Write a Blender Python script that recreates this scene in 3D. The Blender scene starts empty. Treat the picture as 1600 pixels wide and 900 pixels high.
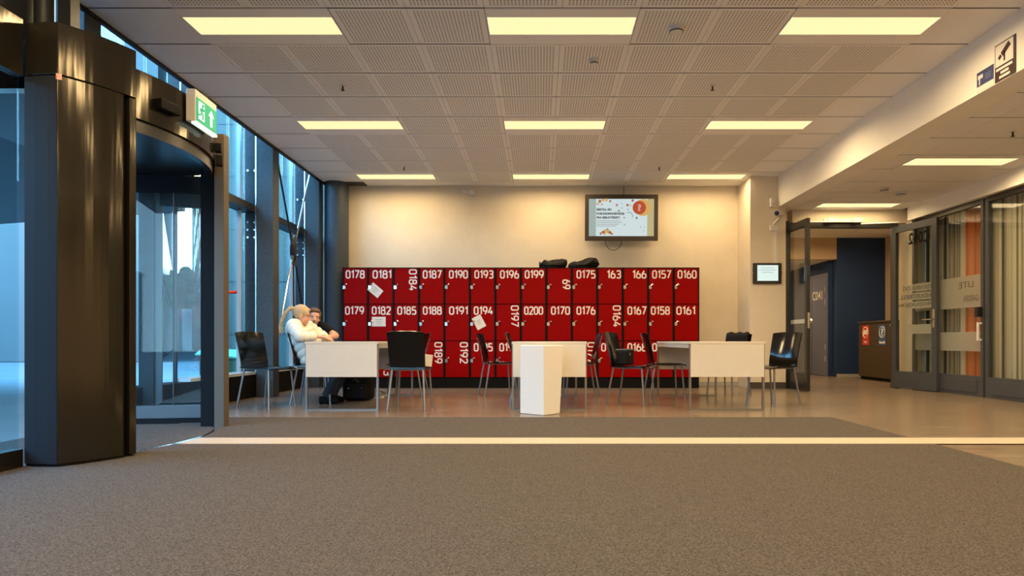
import bpy, math, random
from mathutils import Vector, Matrix, noise as mnoise
random.seed(7)
PI = math.pi
sc = bpy.context.scene
COL = sc.collection

# ---------------------------------------------------------------- camera
CAMZ = 0.735
F = 1010.0
cam = bpy.data.cameras.new('camera')
cam.sensor_width = 36.0
cam.lens = F / 1600.0 * 36.0
cam.shift_x = -(844 - 800) / 1600.0
cam.shift_y = (533 - 450) / 1600.0
cam.clip_start = 0.05
cam.clip_end = 300
co = bpy.data.objects.new('camera', cam)
COL.objects.link(co)
co.location = (0, 0, CAMZ)
co.rotation_euler = (PI / 2, 0, 0)
sc.camera = co

# ---------------------------------------------------------------- world and exposure
w = bpy.data.worlds.new('sky')
sc.world = w
w.use_nodes = True
nt = w.node_tree
bg = nt.nodes['Background']
tc = nt.nodes.new('ShaderNodeTexCoord')
sx = nt.nodes.new('ShaderNodeSeparateXYZ')
rmp = nt.nodes.new('ShaderNodeValToRGB')
rmp.color_ramp.elements[0].position = 0.0
rmp.color_ramp.elements[0].color = (0.42, 0.75, 1.0, 1)
rmp.color_ramp.elements[1].position = 0.75
rmp.color_ramp.elements[1].color = (0.14, 0.42, 0.85, 1)
nt.links.new(tc.outputs['Generated'], sx.inputs[0])
nt.links.new(sx.outputs['Z'], rmp.inputs[0])
nt.links.new(rmp.outputs[0], bg.inputs['Color'])
SKY = 12.0
bg.inputs['Strength'].default_value = SKY
vs = sc.view_settings
vs.view_transform = 'Standard'
vs.look = 'None'
vs.gamma = 1
vs.use_curve_mapping = False
vs.exposure = 0.33
LAMP_W = 35.0                    # power of one ceiling fitting
LAMP_COL = (1.0, 0.715, 0.375)
DIFF_COL = (0.96, 0.745, 0.375)    # luminous cover of the fitting
sc.cycles.use_denoising = True
sc.cycles.max_bounces = 10
sc.cycles.diffuse_bounces = 5
sc.cycles.transparent_max_bounces = 16
sc.cycles.caustics_reflective = False
sc.cycles.caustics_refractive = False
sc.cycles.sample_clamp_indirect = 4.0

# ---------------------------------------------------------------- materials
MATS = {}
def mat(name, col, rough=0.6, metal=0.0, noise=None, bump=None, emit=None, coat=0.0, spec=0.5):
    """noise=(scale, amount, (sx,sy,sz)); bump=(scale,strength)"""
    if name in MATS: return MATS[name]
    m = bpy.data.materials.new(name)
    m.use_nodes = True
    t = m.node_tree
    b = t.nodes['Principled BSDF']
    b.inputs['Base Color'].default_value = (*col, 1)
    b.inputs['Roughness'].default_value = rough
    b.inputs['Metallic'].default_value = metal
    b.inputs['Specular IOR Level'].default_value = spec
    b.inputs['Coat Weight'].default_value = coat
    b.inputs['Coat Roughness'].default_value = 0.05
    if noise or bump:
        c = t.nodes.new('ShaderNodeTexCoord')
        mp = t.nodes.new('ShaderNodeMapping')
        t.links.new(c.outputs['Object'], mp.inputs[0])
        if noise and len(noise) > 2: mp.inputs['Scale'].default_value = noise[2]
    if noise:
        n = t.nodes.new('ShaderNodeTexNoise')
        n.inputs['Scale'].default_value = noise[0]
        n.inputs['Detail'].default_value = 4
        n.inputs['Roughness'].default_value = 0.65
        t.links.new(mp.outputs[0], n.inputs['Vector'])
        r = t.nodes.new('ShaderNodeValToRGB')
        a = noise[1]
        r.color_ramp.elements[0].position = 0.3
        r.color_ramp.elements[1].position = 0.7
        r.color_ramp.elements[0].color = (*[max(0, x * (1 - a)) for x in col], 1)
        r.color_ramp.elements[1].color = (*[min(1, x * (1 + a)) for x in col], 1)
        t.links.new(n.outputs['Fac'], r.inputs[0])
        t.links.new(r.outputs[0], b.inputs['Base Color'])
    if bump:
        n2 = t.nodes.new('ShaderNodeTexNoise')
        n2.inputs['Scale'].default_value = bump[0]
        n2.inputs['Detail'].default_value = 3
        t.links.new(mp.outputs[0], n2.inputs['Vector'])
        bp = t.nodes.new('ShaderNodeBump')
        bp.inputs['Strength'].default_value = bump[1]
        bp.inputs['Distance'].default_value = 0.01
        t.links.new(n2.outputs['Fac'], bp.inputs['Height'])
        t.links.new(bp.outputs[0], b.inputs['Normal'])
    if emit:
        b.inputs['Emission Color'].default_value = (*emit[0], 1)
        b.inputs['Emission Strength'].default_value = emit[1]
    MATS[name] = m
    return m

def glass(name, tint=(0.8, 0.93, 0.97), refl=1.0, ior=1.5):
    if name in MATS: return MATS[name]
    m = bpy.data.materials.new(name)
    m.use_nodes = True
    t = m.node_tree
    for n in list(t.nodes): t.nodes.remove(n)
    out = t.nodes.new('ShaderNodeOutputMaterial')
    tr = t.nodes.new('ShaderNodeBsdfTransparent'); tr.inputs[0].default_value = (*tint, 1)
    gl = t.nodes.new('ShaderNodeBsdfGlossy'); gl.inputs['Roughness'].default_value = 0.02
    gl.inputs['Color'].default_value = (refl, refl, refl, 1)
    # Schlick reflectance, the same from both sides of the pane
    ge = t.nodes.new('ShaderNodeNewGeometry')
    dt = t.nodes.new('ShaderNodeVectorMath'); dt.operation = 'DOT_PRODUCT'
    t.links.new(ge.outputs['Incoming'], dt.inputs[0]); t.links.new(ge.outputs['Normal'], dt.inputs[1])
    def MM(op, a, b):
        n = t.nodes.new('ShaderNodeMath'); n.operation = op; n.use_clamp = op == 'SUBTRACT'
        for i, v in enumerate((a, b)):
            if isinstance(v, (int, float)): n.inputs[i].default_value = v
            else: t.links.new(v, n.inputs[i])
        return n.outputs[0]
    r0 = ((ior - 1) / (ior + 1)) ** 2
    one = MM('SUBTRACT', 1.0, MM('ABSOLUTE', dt.outputs['Value'], 0.0))
    frv = MM('ADD', MM('MULTIPLY', MM('POWER', one, 5.0), 1 - r0), r0)
    mx = t.nodes.new('ShaderNodeMixShader')
    t.links.new(frv, mx.inputs[0])
    t.links.new(tr.outputs[0], mx.inputs[1]); t.links.new(gl.outputs[0], mx.inputs[2])
    t.links.new(mx.outputs[0], out.inputs[0])
    MATS[name] = m
    return m

def frosted(name, col, alpha):
    if name in MATS: return MATS[name]
    m = bpy.data.materials.new(name); m.use_nodes = True
    b = m.node_tree.nodes['Principled BSDF']
    b.inputs['Base Color'].default_value = (*col, 1)
    b.inputs['Roughness'].default_value = 0.7
    b.inputs['Alpha'].default_value = alpha
    MATS[name] = m
    return m

def perforated():
    m = mat('perforated_ceiling_tile', (0.88, 0.86, 0.83), 0.85)
    t = m.node_tree; b = t.nodes['Principled BSDF']
    c = t.nodes.new('ShaderNodeTexCoord')
    s = t.nodes.new('ShaderNodeSeparateXYZ')
    t.links.new(c.outputs['Object'], s.inputs[0])
    def M(op, a, bb=None):
        n = t.nodes.new('ShaderNodeMath'); n.operation = op
        for i, v in enumerate((a, bb)):
            if v is None: continue
            if isinstance(v, (int, float)): n.inputs[i].default_value = v
            else: t.links.new(v, n.inputs[i])
        return n.outputs[0]
    def cell(o, pitch):
        f = M('FRACT', M('ADD', M('DIVIDE', o, pitch), 100.5))
        d = M('SUBTRACT', f, 0.5)
        return M('MULTIPLY', d, d)
    px, py = 0.0275, 0.0275
    d2 = M('ADD', cell(s.outputs['X'], px), cell(s.outputs['Y'], py))
    hole = M('LESS_THAN', d2, 0.072)
    inside = M('MULTIPLY', M('LESS_THAN', M('ABSOLUTE', s.outputs['X']), 0.262), M('LESS_THAN', M('ABSOLUTE', s.outputs['Y']), 0.262))
    k = M('MULTIPLY', hole, inside)
    mix = t.nodes.new('ShaderNodeMix'); mix.data_type = 'RGBA'
    t.links.new(k, mix.inputs[0])
    mix.inputs[6].default_value = (0.88, 0.86, 0.83, 1)
    mix.inputs[7].default_value = (0.22, 0.205, 0.19, 1)
    t.links.new(mix.outputs[2], b.inputs['Base Color'])
    return m

def striped(name, c1, c2, freq, axis='Y', rough=0.9, thr=(0.35, 0.6)):
    m = mat(name, c1, rough)
    t = m.node_tree; b = t.nodes['Principled BSDF']
    c = t.nodes.new('ShaderNodeTexCoord')
    mp = t.nodes.new('ShaderNodeMapping')
    mp.inputs['Scale'].default_value = (0, 1, 0) if axis == 'Y' else (1, 0, 0)
    n = t.nodes.new('ShaderNodeTexNoise'); n.inputs['Scale'].default_value = freq; n.inputs['Detail'].default_value = 2
    r = t.nodes.new('ShaderNodeValToRGB')
    r.color_ramp.elements[0].position = thr[0]; r.color_ramp.elements[1].position = thr[1]
    r.color_ramp.elements[0].color = (*c2, 1); r.color_ramp.elements[1].color = (*c1, 1)
    t.links.new(c.outputs['Object'], mp.inputs[0]); t.links.new(mp.outputs[0], n.inputs['Vector'])
    t.links.new(n.outputs['Fac'], r.inputs[0]); t.links.new(r.outputs[0], b.inputs['Base Color'])
    return m

M_wall = mat('cream_wall_paint', (0.72, 0.635, 0.50), 0.8, noise=(3, .04), bump=(60, .08))
M_beam = mat('white_beam_paint', (0.90, 0.86, 0.78), 0.75, noise=(2, .03))
M_lino = mat('brown_linoleum', (0.205, 0.155, 0.113), 0.25, noise=(6, .30, (0.35, 2.5, 1)), bump=(40, .05))
M_carpet = mat('grey_brown_carpet', (0.104, 0.090, 0.079), 0.95, noise=(130, .70), bump=(160, .9), spec=.1)
M_strip = mat('pale_guide_strip', (0.50, 0.42, 0.33), 0.6, noise=(12, .06))
M_plain = mat('plain_ceiling_tile', (0.88, 0.865, 0.84), 0.85, noise=(40, .03))
M_perf = perforated()
M_grid = mat('ceiling_void', (0.08, 0.078, 0.075), 0.9)
M_house = mat('light_housing_white', (0.88, 0.86, 0.83), 0.7)
M_diff = mat('light_diffuser', (0.1, 0.1, 0.08), 0.6, emit=(DIFF_COL, 1.0))
M_steel = mat('blue_grey_steel', (0.050, 0.062, 0.074), 0.5, 0.0, noise=(30, .2), bump=(200, .05), spec=.3)
M_darks = mat('dark_steel', (0.016, 0.018, 0.022), 0.45, 0.0, spec=.25)
M_bronze = mat('bronze_metal', (0.055, 0.048, 0.036), 0.13, 0.75, noise=(4, .06, (6, 6, .5)), bump=(1.1, .5))
M_bronzem = mat('bronze_matt', (0.11, 0.088, 0.066), 0.55, 0.1, spec=.3)
M_pil = mat('charcoal_coating', (0.018, 0.019, 0.022), 0.6, spec=.10)
M_black = mat('black_frame', (0.012, 0.012, 0.014), 0.3)
M_rubber = mat('matt_black', (0.006, 0.006, 0.007), 0.7, spec=.12)
M_cream = mat('pale_sill', (0.50, 0.56, 0.60), 0.5)
M_red = mat('red_locker_door', (0.275, 0.0008, 0.001), 0.5, noise=(5, .08), spec=.06)
M_lblack = mat('locker_carcass_black', (0.006, 0.004, 0.004), 0.6, spec=.12)
M_white = mat('white_print', (0.85, 0.80, 0.74), 0.7)
M_chrome = mat('chrome', (0.75, 0.74, 0.72), 0.18, 1.0)
M_leg = mat('satin_leg_metal', (0.30, 0.29, 0.28), 0.38, 0.8)
M_plastic = mat('black_gloss_plastic', (0.005, 0.0047, 0.0047), 0.12, coat=.15, spec=.4)
M_table = mat('cream_laminate', (0.72, 0.68, 0.60), 0.45, noise=(8, .02))
M_tabs = mat('table_edge_grey', (0.50, 0.49, 0.47), 0.4)
M_ped = mat('white_board', (0.86, 0.84, 0.80), 0.5)
M_paper = mat('white_paper', (0.82, 0.80, 0.76), 0.8, noise=(30, .05))
M_ink = mat('grey_ink', (0.22, 0.22, 0.24), 0.8)
M_bag = mat('black_bag_fabric', (0.007, 0.006, 0.006), 0.6, bump=(40, .4), spec=.2)
M_glass = glass('clear_glass', (0.95, 0.965, 0.95))
M_gfac = glass('blue_tinted_glass', (0.80, 0.94, 0.97))
M_gdoor = glass('door_glass', (0.88, 0.95, 0.97), 1.0, 1.22)
M_frame = mat('grey_door_frame', (0.062, 0.068, 0.076), 0.42, 0.0, noise=(20, .06))
M_dkframe = mat('dark_door_frame', (0.02, 0.019, 0.018), 0.35)
M_navy = mat('navy_wall', (0.008, 0.034, 0.115), 0.7, noise=(3, .06))
M_bdoor = mat('slate_blue_door', (0.15, 0.165, 0.27), 0.5, noise=(4, .04))
M_brown = mat('dark_brown_veneer', (0.055, 0.032, 0.016), 0.45, noise=(5, .15, (1, 1, 8)))
M_tan = mat('tan_wall', (0.52, 0.38, 0.25), 0.8)
M_frost = frosted('frosted_film', (0.46, 0.45, 0.36), 0.5)
M_letter = mat('black_lettering', (0.006, 0.006, 0.006), 0.8, spec=.05)
M_letter2 = mat('dim_lettering', (0.10, 0.10, 0.085), 0.7, spec=.1)
M_base = mat('dark_baseboard', (0.055, 0.045, 0.04), 0.5)
M_kick = mat('pale_floor_cove', (0.42, 0.40, 0.38), 0.5)
M_pwhite = mat('white_plastic', (0.72, 0.70, 0.66), 0.4)
M_lcur = striped('pale_green_curtain', (0.56, 0.52, 0.40), (0.10, 0.09, 0.065), 34, 'Y', thr=(.40, .50))
M_dcur = striped('grey_striped_curtain', (0.48, 0.46, 0.38), (0.045, 0.042, 0.038), 24, 'Y', thr=(.44, .6))
M_ocur = striped('orange_curtain', (0.66, 0.17, 0.035), (0.16, 0.04, 0.012), 34, 'Y', thr=(.32, .48))
M_pcur = mat('cream_curtain', (0.62, 0.58, 0.45), 0.9)
M_ext = mat('teal_facade_panel', (0.052, 0.068, 0.058), 0.5, noise=(.6, .04))
M_extw = mat('pale_facade_panel', (0.080, 0.088, 0.09), 0.6, noise=(.5, .05))
M_extd = mat('dark_facade_glass', (0.035, 0.05, 0.065), 0.15)
M_pave = mat('outdoor_paving', (0.19, 0.19, 0.18), 0.85, noise=(2, .10))
M_leaf = mat('tree_foliage', (0.10, 0.22, 0.07), 0.8, noise=(20, .4))
M_bark = mat('tree_bark', (0.07, 0.05, 0.04), 0.9)
M_green = mat('green_bin_plastic', (0.02, 0.10, 0.05), 0.5)
M_lgreen = mat('pale_green_lid', (0.16, 0.50, 0.30), 0.4)
M_redp = mat('red_plastic', (0.55, 0.03, 0.02), 0.4)
M_exitg = mat('exit_green', (0.0, 0.22, 0.10), 0.5, emit=((0.0, 0.32, 0.16), 0.8))
M_exitw = mat('exit_white', (0.8, 0.8, 0.8), 0.5, emit=((0.75, 0.95, 0.85), 0.8))

# ---------------------------------------------------------------- mesh helpers
ORG = {}
class MB:
    def __init__(self): self.v = []; self.f = []
    def _add(self, vs, fs):
        n = len(self.v)
        self.v += [Vector(p) for p in vs]
        self.f += [tuple(i + n for i in q) for q in fs]
        return self
    def box(self, x0, x1, y0, y1, z0, z1):
        return self._add([(x0, y0, z0), (x1, y0, z0), (x1, y1, z0), (x0, y1, z0), (x0, y0, z1), (x1, y0, z1), (x1, y1, z1), (x0, y1, z1)],
                         [(3, 2, 1, 0), (4, 5, 6, 7), (0, 1, 5, 4), (1, 2, 6, 5), (2, 3, 7, 6), (3, 0, 4, 7)])
    def obox(self, c, s, rot=None):
        n = len(self.v)
        self.box(-s[0] / 2, s[0] / 2, -s[1] / 2, s[1] / 2, -s[2] / 2, s[2] / 2)
        R = rot if rot is not None else Matrix.Identity(3)
        for i in range(n, len(self.v)): self.v[i] = R @ self.v[i] + Vector(c)
        return self
    def prism(self, poly, z0, z1):
        a = sum(poly[i][0] * poly[(i + 1) % len(poly)][1] - poly[(i + 1) % len(poly)][0] * poly[i][1] for i in range(len(poly)))
        if a < 0: poly = poly[::-1]
        k = len(poly)
        vs = [(p[0], p[1], z0) for p in poly] + [(p[0], p[1], z1) for p in poly]
        fs = [tuple(range(k - 1, -1, -1)), tuple(range(k, 2 * k))] + [(i, (i + 1) % k, k + (i + 1) % k, k + i) for i in range(k)]
        return self._add(vs, fs)
    def wall(self, a, b, t, z0, z1):
        """vertical slab from a to b in plan, thickness t centred"""
        a = Vector((*a, 0)); b = Vector((*b, 0)); d = (b - a).normalized(); n = Vector((-d.y, d.x, 0)) * (t / 2)
        return self.prism([tuple((a + n).xy), tuple((a - n).xy), tuple((b - n).xy), tuple((b + n).xy)], z0, z1)
    def tube(self, pts, r, seg=8, cap=True):
        pts = [Vector(p) for p in pts]
        rs = r if isinstance(r, (list, tuple)) else [r] * len(pts)
        rings = []; up = None
        for i, p in enumerate(pts):
            if i == 0: d = pts[1] - p
            elif i == len(pts) - 1: d = p - pts[i - 1]
            else: d = (pts[i + 1] - p).normalized() + (p - pts[i - 1]).normalized()
            d.normalize()
            if up is None: up = Vector((0, 0, 1)) if abs(d.z) < .9 else Vector((1, 0, 0))
            a = d.cross(up).normalized(); up = a.cross(d).normalized()
            rr = rs[i]
            ra, rb = rr if isinstance(rr, (tuple, list)) else (rr, rr)
            rings.append([p + a * (math.cos(2 * PI * k / seg) * ra) + up * (math.sin(2 * PI * k / seg) * rb) for k in range(seg)])
        vs = [q for g in rings for q in g]; fs = []
        for i in range(len(rings) - 1):
            for k in range(seg):
                fs.append((i * seg + k, i * seg + (k + 1) % seg, (i + 1) * seg + (k + 1) % seg, (i + 1) * seg + k))
        if cap:
            fs.append(tuple(range(seg - 1, -1, -1))); fs.append(tuple((len(rings) - 1) * seg + k for k in range(seg)))
        return self._add(vs, fs)
    def ball(self, c, r, rot=None, nu=16, nv=10):
        rx, ry, rz = r if isinstance(r, (tuple, list)) else (r, r, r)
        vs = []; fs = []
        for j in range(nv + 1):
            th = PI * j / nv
            for i in range(nu):
                ph = 2 * PI * i / nu
                p = Vector((rx * math.sin(th) * math.cos(ph), ry * math.sin(th) * math.sin(ph), rz * math.cos(th)))
                if rot is not None: p = rot @ p
                vs.append(p + Vector(c))
        for j in range(nv):
            for i in range(nu):
                fs.append((j * nu + i, (j + 1) * nu + i, (j + 1) * nu + (i + 1) % nu, j * nu + (i + 1) % nu))
        return self._add(vs, fs)
    def sheet(self, fn, nu, nv, th):
        """fn(u,v)->point, u,v in 0..1 ; thick sheet"""
        P = [[Vector(fn(i / nu, j / nv)) for i in range(nu + 1)] for j in range(nv + 1)]
        top = []; bot = []
        for j in range(nv + 1):
            for i in range(nu + 1):
                du = P[j][min(i + 1, nu)] - P[j][max(i - 1, 0)]
                dv = P[min(j + 1, nv)][i] - P[max(j - 1, 0)][i]
                n = du.cross(dv).normalized() * (th / 2)
                top.append(P[j][i] + n); bot.append(P[j][i] - n)
        W = nu + 1; N = len(top); fs = []
        for j in range(nv):
            for i in range(nu):
                a = j * W + i
                fs.append((a, a + 1, a + W + 1, a + W)); fs.append((N + a + W, N + a + W + 1, N + a + 1, N + a))
        edge = [i for i in range(W)] + [j * W + nu for j in range(1, nv + 1)] + [nv * W + i for i in range(nu - 1, -1, -1)] + [j * W for j in range(nv - 1, 0, -1)]
        for k in range(len(edge)):
            a, b2 = edge[k], edge[(k + 1) % len(edge)]
            fs.append((b2, a, N + a, N + b2))
        return self._add(top + bot, fs)
    def build(self, name, m, parent=None, smooth=False, bevel=0.0, local=False, org=None):
        vs = self.v
        if local: o3 = Vector((0, 0, 0))
        elif org is not None: o3 = Vector(org)
        else:
            lo = Vector([min(p[i] for p in vs) for i in range(3)]); hi = Vector([max(p[i] for p in vs) for i in range(3)])
            o3 = Vector(((lo.x + hi.x) / 2, (lo.y + hi.y) / 2, lo.z))
        me = bpy.data.meshes.new(name)
        me.from_pydata([tuple(p - o3) for p in vs], [], self.f)
        me.materials.append(m)
        if smooth:
            me.polygons.foreach_set('use_smooth', [True] * len(me.polygons))
            try: me.set_sharp_from_angle(angle=math.radians(40))
            except Exception: pass
        o = bpy.data.objects.new(name, me)
        COL.objects.link(o)
        if parent is not None:
            o.parent = parent; o.location = o3 - ORG.get(parent.as_pointer(), Vector((0, 0, 0)))
        else: o.location = o3
        ORG[o.as_pointer()] = o3.copy()
        if bevel > 0:
            b = o.modifiers.new('bevel', 'BEVEL'); b.width = bevel; b.segments = 2; b.limit_method = 'ANGLE'
        return o

def box(name, m, parent, x0, x1, y0, y1, z0, z1, bevel=0.0):
    return MB().box(min(x0, x1), max(x0, x1), min(y0, y1), max(y0, y1), min(z0, z1), max(z0, z1)).build(name, m, parent, bevel=bevel)

def tag(o, label=None, cat=None, group=None, kind=None):
    if label: o['label'] = label
    if cat: o['category'] = cat
    if group: o['group'] = group
    if kind: o['kind'] = kind
    return o
def thing(name, label, cat, loc=(0, 0, 0), group=None, kind=None):
    o = bpy.data.objects.new(name, None); o.empty_display_size = .1
    COL.objects.link(o); o.location = loc
    ORG[o.as_pointer()] = Vector(loc)
    return tag(o, label, cat, group, kind)
def copy_tree(o, parent=None):
    c = o.copy(); COL.objects.link(c); c.parent = parent
    for ch in list(o.children): copy_tree(ch, c)
    return c
def dup(o, loc, parent):
    """a light copy that shares mesh data, placed at a world point"""
    c = o.copy(); COL.objects.link(c); c.parent = parent
    c.location = Vector(loc) - ORG.get(parent.as_pointer(), Vector((0, 0, 0)))
    ORG[c.as_pointer()] = Vector(loc)
    return c

DG = None
def text_mesh(name, s, size, m, parent, pos, xdir=(1, 0, 0), ydir=(0, 0, 1), ext=0.001, weight=0.0, align='LEFT', mirror=False, fit=None):
    """flat lettering as a thin mesh: pos = lower-left corner, xdir = reading direction, fit = (width, height)"""
    cu = bpy.data.curves.new(name, 'FONT')
    cu.body = s; cu.size = size; cu.offset = weight; cu.resolution_u = 3
    tmp = bpy.data.objects.new('tmp', cu); COL.objects.link(tmp)
    bpy.context.view_layer.update()
    dg = bpy.context.evaluated_depsgraph_get()
    me0 = bpy.data.meshes.new_from_object(tmp.evaluated_get(dg))
    vs = [Vector(v.co) for v in me0.vertices]; fs = [tuple(p.vertices) for p in me0.polygons]
    bpy.data.objects.remove(tmp); bpy.data.curves.remove(cu); bpy.data.meshes.remove(me0)
    x0 = min(v.x for v in vs); x1 = max(v.x for v in vs); y0 = min(v.y for v in vs); y1 = max(v.y for v in vs)
    kx = ky = 1.0
    if fit:
        kx = fit[0] / (x1 - x0) if fit[0] else fit[1] / (y1 - y0); ky = fit[1] / (y1 - y0) if fit[1] else kx
    X = Vector(xdir).normalized(); Y = Vector(ydir).normalized(); Z = X.cross(Y)
    W = (x1 - x0) * kx
    off = {'LEFT': 0, 'CENTER': -W / 2, 'RIGHT': -W}[align]
    b = MB()
    for v in vs:
        xx = (v.x - x0) * kx
        if mirror: xx = W - xx
        b.v.append(Vector(pos) + X * (xx + off) + Y * ((v.y - y0) * ky) + Z * ext)
    b.f = fs
    return b.build(name, m, parent)

# ================================================================ SETTING
CEIL = 3.285      # hall ceiling
LOWC = 2.81       # lower ceiling on the right
def struct(name, m, x0, x1, y0, y1, z0, z1, parent=None, bevel=0.0):
    o = box(name, m, parent, x0, x1, y0, y1, z0, z1, bevel)
    if parent is None: tag(o, kind='structure')
    return o

tag(struct('floor', M_lino, -3.95, 7.4, -4.2, 17, -0.12, 0.0), 'glossy brown linoleum floor')
# entrance carpet with the arc of the revolving door, pale strip across
DC = Vector((-4.0, 4.8)); DR = 1.42
def arc(R, y0, y1, n):
    a0 = math.asin((y0 - DC.y) / R); a1 = math.asin((y1 - DC.y) / R)
    return [(DC.x + R * math.cos(a0 + (a1 - a0) * i / n), DC.y + R * math.sin(a0 + (a1 - a0) * i / n)) for i in range(n + 1)]
poly = [(-3.0, -4.0), (2.8, -4.0), (2.8, 6.2), (-3.2, 6.2), (-3.2, 5.72)] + arc(DR + .012, 3.85, 5.55, 20)[::-1] + [(-3.0, 3.76)]
carpet = MB().prism(poly, 0.0005, 0.006).build('entrance_carpet', M_carpet)
tag(carpet, 'large grey-brown entrance carpet covering the near half of the floor', 'carpet')
inner = MB().prism([(-3.9, 3.6), (-3.03, 3.6)] + arc(DR - .012, 3.8, 5.62, 20) + [(-3.0, 5.74), (-3.9, 5.64)], 0.0005, 0.005).build('door_mat', M_carpet)
tag(inner, 'curved grey mat inside the revolving door', 'mat')
ring = MB()
pin = arc(DR - .012, 3.9, 5.6, 28); pout = arc(DR + .012, 3.9, 5.6, 28)
for i in range(28): ring.prism([pin[i], pin[i + 1], pout[i + 1], pout[i]], 0.0005, 0.008)
tag(ring.build('trim_1', M_chrome), 'thin curved metal strip on floor at revolving door', kind='structure')
strip = box('guide_strip', M_strip, None, -2.56, 5.7, 4.58, 4.86, 0.0065, 0.0095)
tag(strip, 'pale straight guide strip laid across carpet and floor', 'floor strip')

# back wall, pier, beam, right side
struct('wall_back', M_wall, -3.95, 3.85, 10.64, 10.84, 0, 3.9)
struct('baseboard_back', M_kick, -3.4, 3.25, 10.60, 10.64, 0, 0.07)
struct('wall_pier', M_wall, 3.25, 3.80, 10.0, 10.64, 0, CEIL)
struct('baseboard_pier', M_base, 3.235, 3.80, 9.985, 9.999, 0, 0.10)
struct('wall_beam', M_beam, 3.68, 3.98, -4.0, 10.62, LOWC, 3.7)
struct('wall_lintel', M_wall, 3.98, 5.8, 10.2, 10.4, 2.60, 3.2)
struct('wall_front', M_wall, -3.2, 5.95, -4.2, -4.0, 0, 3.7)
struct('wall_right', M_wall, 5.8, 6.0, -4.0, 4.0, 0, 3.0)
struct('wall_return', M_wall, 5.78, 5.98, 10.03, 10.40, 0, 3.0)
struct('trim_2', M_beam, 5.70, 5.98, 4.0, 10.03, 2.60, 3.0)

# ceiling: slab with separate tiles
ceil = tag(struct('ceiling', M_grid, -3.47, 3.68, -4.0, 10.64, CEIL + 0.0045, CEIL + 0.15), 'suspended ceiling of square perforated tiles')
struct('trim_3', M_darks, -3.50, -3.47, -4.0, 10.64, CEIL - 0.03, CEIL + 0.2)
def tile_mesh(wx, wy, m):
    b = MB()
    hx, hy = wx / 2, wy / 2
    b.box(-hx, hx, -hy, hy, 0, 0.003)
    o = b.build('ceiling_tile', m, None, local=True)
    return o
xs = [-3.47] + [-2.83 + .6 * i for i in range(11)] + [3.68]
ys = [2.55 + .6 * i for i in range(14)] + [10.64]       # 2.55 ... 10.35, 10.64
LROWS = [4.95, 7.35, 9.75]
LCOLS = [-2.83, -0.43, 1.97]
def lightcell(x, y):
    for lx in LCOLS:
        for ly in LROWS + [2.55]:
            if lx - .01 < x < lx + 1.15 and abs(y - ly) < .05: return True
    return False
protos = {}
for j in range(len(ys) - 1):
    for i in range(len(xs) - 1):
        x0, x1, y0, y1 = xs[i], xs[i + 1], ys[j], ys[j + 1]
        if lightcell(x0, y0) or (i == 0 and j == len(ys) - 2): continue
        edge = i in (0, len(xs) - 2) or j == len(ys) - 2
        key = (round(x1 - x0, 3), round(y1 - y0, 3), edge)
        c = ((x0 + x1) / 2, (y0 + y1) / 2, CEIL)
        if key not in protos:
            o = tile_mesh(x1 - x0 - .003, y1 - y0 - .020, M_plain if edge else M_perf)
            protos[key] = o
            o.parent = ceil; o.location = Vector(c) - ORG[ceil.as_pointer()]
        else: dup(protos[key], c, ceil)
near = box('ceiling_panel', M_plain, ceil, -3.47, 3.68, -4.0, 2.54, CEIL, CEIL + .003)

lowc = tag(struct('ceiling', M_grid, 3.98, 5.8, -4.0, 10.2, LOWC + 0.0045, LOWC + 0.15), 'lower ceiling of plain square tiles on the right')
xl = [3.98, 4.25, 4.85, 5.45, 5.72]
yl = [4.2 + .6 * i for i in range(11)]
lproto = {}
for j in range(len(yl) - 1):
    for i in range(len(xl) - 1):
        x0, x1, y0, y1 = xl[i], xl[i + 1], yl[j], yl[j + 1]
        if i in (1, 2) and any(abs(y0 - q) < .05 for q in (7.2, 9.6, 4.8)): continue
        key = round(x1 - x0, 3)
        c = ((x0 + x1) / 2, (y0 + y1) / 2, LOWC)
        if key not in lproto:
            o = tile_mesh(x1 - x0 - .005, y1 - y0 - .018, M_plain)
            lproto[key] = o; o.parent = lowc; o.location = Vector(c) - ORG[lowc.as_pointer()]
        else: dup(lproto[key], c, lowc)
box('ceiling_panel', M_plain, lowc, 3.98, 5.72, -4.0, 4.19, LOWC, LOWC + .003)

def ceiling_light(x, y, z, label, group, power=1.0, w=1.2):
    t = thing('ceiling_light', label, 'ceiling light', (x + w / 2, y + .3, z), group)
    h = MB()
    a, b2, c, d = x + .004, x + w - .004, y + .004, y + .596
    u0, u1, v0, v1 = x + .012, x + w - .012, y + .135, y + .425
    h.box(a, b2, c, v0, z - .003, z + .004).box(a, b2, v1, d, z - .003, z + .004).box(a, u0, v0, v1, z - .003, z + .004).box(u1, b2, v0, v1, z - .003, z + .004)
    h.build('housing', M_house, t)
    box('diffuser', M_diff, t, u0, u1, v0, v1, z + .001, z + .004)
    l = bpy.data.lights.new('fitting_lamp', 'AREA')
    l.shape = 'RECTANGLE'; l.size = u1 - u0; l.size_y = v1 - v0
    l.spread = math.radians(168)
    l.energy = LAMP_W * power; l.color = LAMP_COL
    lo = bpy.data.objects.new('fitting_lamp', l); COL.objects.link(lo)
    lo.parent = t; lo.location = (0, -.02, -.006)
    return t
rown = ['nearest the camera', 'in the middle row', 'in the back row above the lockers']
coln = ['leftmost', 'middle', 'rightmost']
for j, y in enumerate(LROWS):
    for i, x in enumerate(LCOLS):
        ceiling_light(x, y, CEIL, f'{coln[i]} glowing yellow ceiling light of the hall {rown[j]}', 'ceiling lights of the hall', 0.5 if j == 2 else 1.0)
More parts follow.
